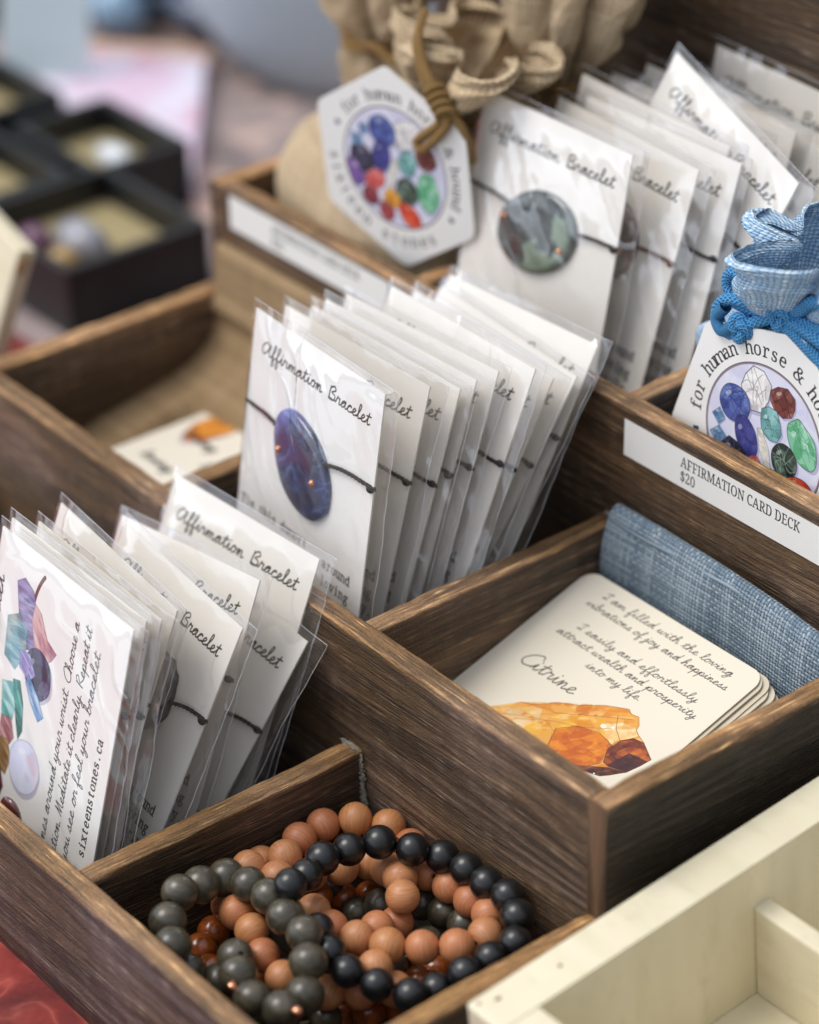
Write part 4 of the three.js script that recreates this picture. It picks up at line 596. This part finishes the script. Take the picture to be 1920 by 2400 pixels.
bracelet('bead_bracelet', 'second wooden bead bracelet crossing through the middle of the black bead ring', BEADS.wood2, BR.wood_b, 'wood');
bracelet('bead_bracelet', 'bracelet of large olive grey stone beads draped over the front of the heap', BEADS.olive1, BR.olive, 'olive', [[-53.6, -49, -17.2], [-32.5, -46.5, -22.8]]);
bracelet('bead_bracelet', 'olive grey bead bracelet mostly buried at the bottom of the heap', BEADS.olive2, BR.olive_b, 'olive');
bracelet('bead_bracelet', 'bracelet of glossy amber brown beads glimpsed deep in the heap', BEADS.amber, BR.amber, 'amber');
bracelet('bead_bracelet', 'orange brown wooden bead bracelet blurred in the far left lowest compartment', Array.from({ length: 18 }, (_, i) => { const a = (i / 18) * Math.PI * 2; return [-262 + 27 * Math.cos(a), -43 - 15 * Math.sin(a), -77 + 15 * Math.sin(a) * -1]; }), 4.8, 'wood');
{ const t = thing('tumbled_stone', 'small dark red stone bead between the front wall and the gemstone printed card', 'stone bead', [-149, -44, -9.6]); const g = new THREE.SphereGeometry(4.4, 24, 16); g.scale(1.1, 1.3, 0.45); part('stone', g, phys({ color: lin(0.09, 0.02, 0.015), roughness: 0.25, clearcoat: 0.8 }), t); }

// ---------------------------------------------------------------- cream painted tray at the lower right
const creamMap = dataTexture(512, 512, (u, v) => { const a = vnoise(u * 4, v * 24, 4, 24, 400), b = vnoise(u * 40, v * 40, 40, 40, 401), s = 0.06 * Math.pow(vnoise(u * 26, v * 60, 26, 60, 402), 10); const worn = 0.02 * smooth(vnoise(u * 6, v * 30, 6, 30, 404), 0.62, 0.85) * smooth(b, 0.3, 0.7); return [0.87 + 0.04 * a - 0.5 * s - worn, 0.825 + 0.04 * a - 0.6 * s + 0.01 * b - worn * 1.1, 0.71 + 0.05 * a - 0.62 * s - worn * 1.1]; }, true, [1 / 110, 1 / 110]);
const creamMat = std({ map: creamMap, roughness: 0.5, bumpMap: woodBump, bumpScale: 0.00006 }), rust = std({ color: lin(0.25, 0.12, 0.05), roughness: 0.8 });
function slab(x0, x1, y0, y1, z0, z1, r = 0.8) { const s = new THREE.Shape(), w = x1 - x0, h = y1 - y0; s.moveTo(r, r); s.lineTo(w - r, r); s.lineTo(w - r, h - r); s.lineTo(r, h - r); s.closePath(); const g = new THREE.ExtrudeGeometry(s, { depth: z1 - z0 - 2 * r, bevelEnabled: true, bevelThickness: r, bevelSize: r, bevelSegments: 3 }); g.translate(x0, y0, z0 + r); return g; }
{
  const t = thing('painted_tray', 'cream painted wooden tray with divided compartments beside the bead compartment', 'tray', [8, -30, -46]);
  t.rotation.x = rad(5.1);
  part('side_panel', slab(0, 13, -46, 0, -250, 0), creamMat, t); part('side_panel', slab(13.05, 190, -46, -0.3, -13, -0.2), creamMat, t);
  part('divider', slab(13.05, 190, -46, -15, -93, -87), creamMat, t); part('divider', slab(13.05, 190, -46, -15, -190, -184), creamMat, t); part('side_panel', slab(190.05, 203, -46, 0, -250, 0), creamMat, t);
  part('tray_bottom', slab(13.05, 190, -50, -46.05, -250, -0.3), creamMat, t);
  const bits = []; for (const [x, y, z] of [[2, 0, -2.5], [4, 0.05, -7], [1.2, -0.2, -14], [6, 0.05, -26], [60, -15, -92.6]]) { const b = new THREE.SphereGeometry(1, 8, 6); b.scale(rr(0.5, 1.2), 0.12, rr(0.5, 1.4)); b.translate(x, y, z); bits.push(b); } part('chipped_paint', join(bits), rust, t);
}
{
  const t = thing('cream_board', 'cream painted board leaning in front of the black trays at left edge', 'board', [-345, 17, -143]);
  t.rotation.set(rad(-15), 0, rad(-12), 'YXZ');
  part('board_panel', slab(-80, 0, -95, 0, -7, 0, 1.2), creamMat, t); const b = new THREE.SphereGeometry(3, 12, 8); b.scale(1, 1.5, 0.6); b.translate(-1, -6, -2); part('chipped_paint', b, rust, t);
}

// ---------------------------------------------------------------- background: black display trays, cloths, pouch, cards (far out of focus)
const blackMat = std({ color: lin(0.012, 0.013, 0.014), roughness: 0.45 }), padMat = std({ color: lin(0.38, 0.31, 0.16), roughness: 0.95 });
function displayTray(x0, x1, z0, z1, label) {
  const t = thing('display_tray', label, 'display tray', [(x0 + x1) / 2, -83, (z0 + z1) / 2], 'black display trays behind the box'), w = x1 - x0, d = z1 - z0;
  part('side_wall', slab(-w / 2, w / 2, 0, 33, -d / 2, -d / 2 + 4), blackMat, t); part('side_wall', slab(-w / 2, w / 2, 0, 33, d / 2 - 4, d / 2), blackMat, t);
  part('side_wall', slab(-w / 2, -w / 2 + 4, 0, 32.8, -d / 2 + 4.05, d / 2 - 4.05), blackMat, t); part('side_wall', slab(w / 2 - 4, w / 2, 0, 32.8, -d / 2 + 4.05, d / 2 - 4.05), blackMat, t);
  part('pad', slab(-w / 2 + 4.1, w / 2 - 4.1, 0, 19, -d / 2 + 4.1, d / 2 - 4.1), padMat, t);
}
displayTray(-572, -508, -324, -276, 'black display tray holding a white stone beside the pink cloth');
displayTray(-512, -438, -284, -216, 'black display tray with purple and golden stones, nearest the wooden box');
displayTray(-580, -514, -268, -212, 'black display tray with khaki pad at the left edge');
displayTray(-652, -588, -312, -258, 'black display tray at the far left below the pale card');
function pebble(x, y, z, rx, ry, rz, color, label, rough = 0.3) { const t = thing('loose_stone', label, 'stone', [x, y, z]); const g = new THREE.IcosahedronGeometry(1, 4), p = g.attributes.position; for (let i = 0; i < p.count; i++) { const k = 1 + 0.3 * (vnoise(p.getX(i) * 2 + 9, p.getY(i) * 2 + p.getZ(i) * 2 + 9, 99, 99, Math.round(x)) - 0.5); p.setXYZ(i, p.getX(i) * rx * k, p.getY(i) * ry * k, p.getZ(i) * rz * k); } part('stone', mergeVertices(g), phys({ color, roughness: rough, clearcoat: 0.4 }), t); }
pebble(-533, -60, -302, 12, 5, 6, lin(0.85, 0.9, 0.95), 'bright white oblong stone in the black tray');
pebble(-474, -60, -246, 14, 8, 9, lin(0.35, 0.35, 0.4), 'grey stone in the middle of the nearest black tray');
pebble(-464, -60, -230, 8, 6, 7, lin(0.45, 0.28, 0.08), 'golden stone in the nearest black tray');
pebble(-488, -60, -232, 9, 6, 7, lin(0.16, 0.06, 0.12), 'dark purple stone in the nearest black tray');
pebble(-484, -60, -221, 10, 5, 5, lin(0.5, 0.46, 0.32), 'sand coloured stone at the front of the nearest black tray');
const veil = (a, b, c2, s, rep) => dataTexture(256, 256, (u, v) => { const w = vnoise(u * 4, v * 4, 4, 4, s), p = vnoise(u * 7 + w, v * 7 - w, 7, 7, s + 1), q = vnoise(u * 20, v * 20, 20, 20, s + 2); return a.map((x, k) => lerp(lerp(x, b[k], smooth(p, 0.3, 0.7)), c2[k], smooth(q * 0.6 + w * 0.5, 0.55, 0.8))); }, true, [1 / rep, 1 / rep]);
function flat(points, y0, y1) { const s = new THREE.Shape(points.map(([x, z]) => new THREE.Vector2(x, -z))), g = new THREE.ExtrudeGeometry(s, { depth: y1 - y0 - 2, bevelEnabled: true, bevelThickness: 1, bevelSize: 1, bevelSegments: 2 }); g.rotateX(-Math.PI / 2); g.translate(0, y0 + 1, 0); return g; }
{
  const t = thing('cloth_runner', 'mauve grey patterned cloth spread under the black trays in the background', 'cloth', [0, -83, 0]);
  part('cloth', flat([[-395, -420], [-395, -205], [-760, -205], [-1100, -300], [-1100, -800], [-500, -800]], 0, 3.2), std({ map: veil([0.62, 0.56, 0.55], [0.5, 0.45, 0.45], [0.9, 0.76, 0.69], 500, 190), roughness: 0.75 }), t);
  const u = thing('folded_cloth', 'pale pink and white marbled cloth folded beyond the black trays', 'cloth', [0, -83, 0]);
  part('cloth', flat([[-505, -322], [-616, -407], [-692, -346], [-640, -330], [-578, -330], [-548, -336]], 3.4, 14), std({ map: veil([0.86, 0.76, 0.84], [0.88, 0.86, 0.92], [0.85, 0.6, 0.68], 520, 120), roughness: 0.7 }), u);
  part('cloth_edge', flat([[-616, -408], [-692, -347], [-706, -358], [-628, -420]], 3.5, 12), std({ color: lin(0.62, 0.42, 0.32), roughness: 0.8 }), u, null, 'peach coloured far edge');
}
{
  const t = thing('patterned_pouch', 'large blue grey speckled pouch blurred at the top of the picture', 'pouch', [-563, -80, -467]);
  const g = new THREE.SphereGeometry(1, 48, 32), p = g.attributes.position, uv = g.attributes.uv;
  for (let i = 0; i < p.count; i++) { const y = p.getY(i), k = 1 + 0.12 * (vnoise(p.getX(i) * 2 + 9, p.getZ(i) * 2 + y + 9, 99, 99, 61) - 0.5); p.setXYZ(i, p.getX(i) * 96 * k, (y + 0.8) * 78, p.getZ(i) * 44 * k); uv.setXY(i, p.getX(i), p.getY(i)); }
  g.computeVertexNormals(); g.rotateY(rad(35));
  part('cloth', g, std({ map: veil([0.84, 0.87, 0.89], [0.42, 0.48, 0.52], [0.88, 0.95, 0.99], 540, 0.4), roughness: 0.8 }), t);
}
{
  const t = thing('sign_card', 'pale blue white card standing among the black trays at the top left', 'card', [-650, -70, -334]);
  t.rotation.set(rad(-12), rad(45), rad(-3), 'YXZ'); part('card_face', slab(-16, 26, 0, 110, -1, 0, 0.3), std({ color: lin(0.62, 0.73, 0.77), roughness: 0.6 }), t); 
  const u = thing('black_case', 'black case at the top edge behind the pink cloth', 'case', [-690, -83, -425]); u.rotation.y = rad(48);
  part('case_body', slab(-90, 60, 0, 70, -60, 0, 2), blackMat, u);
  pebble(-686, -62, -404, 20, 12, 12, lin(0.25, 0.4, 0.55), 'blue glass stone lying before the black case', 0.15); pebble(-660, -64, -430, 26, 8, 8, lin(0.14, 0.17, 0.24), 'dark blue oblong stone lying before the black case', 0.2);
}

renderer.render(scene, camera);
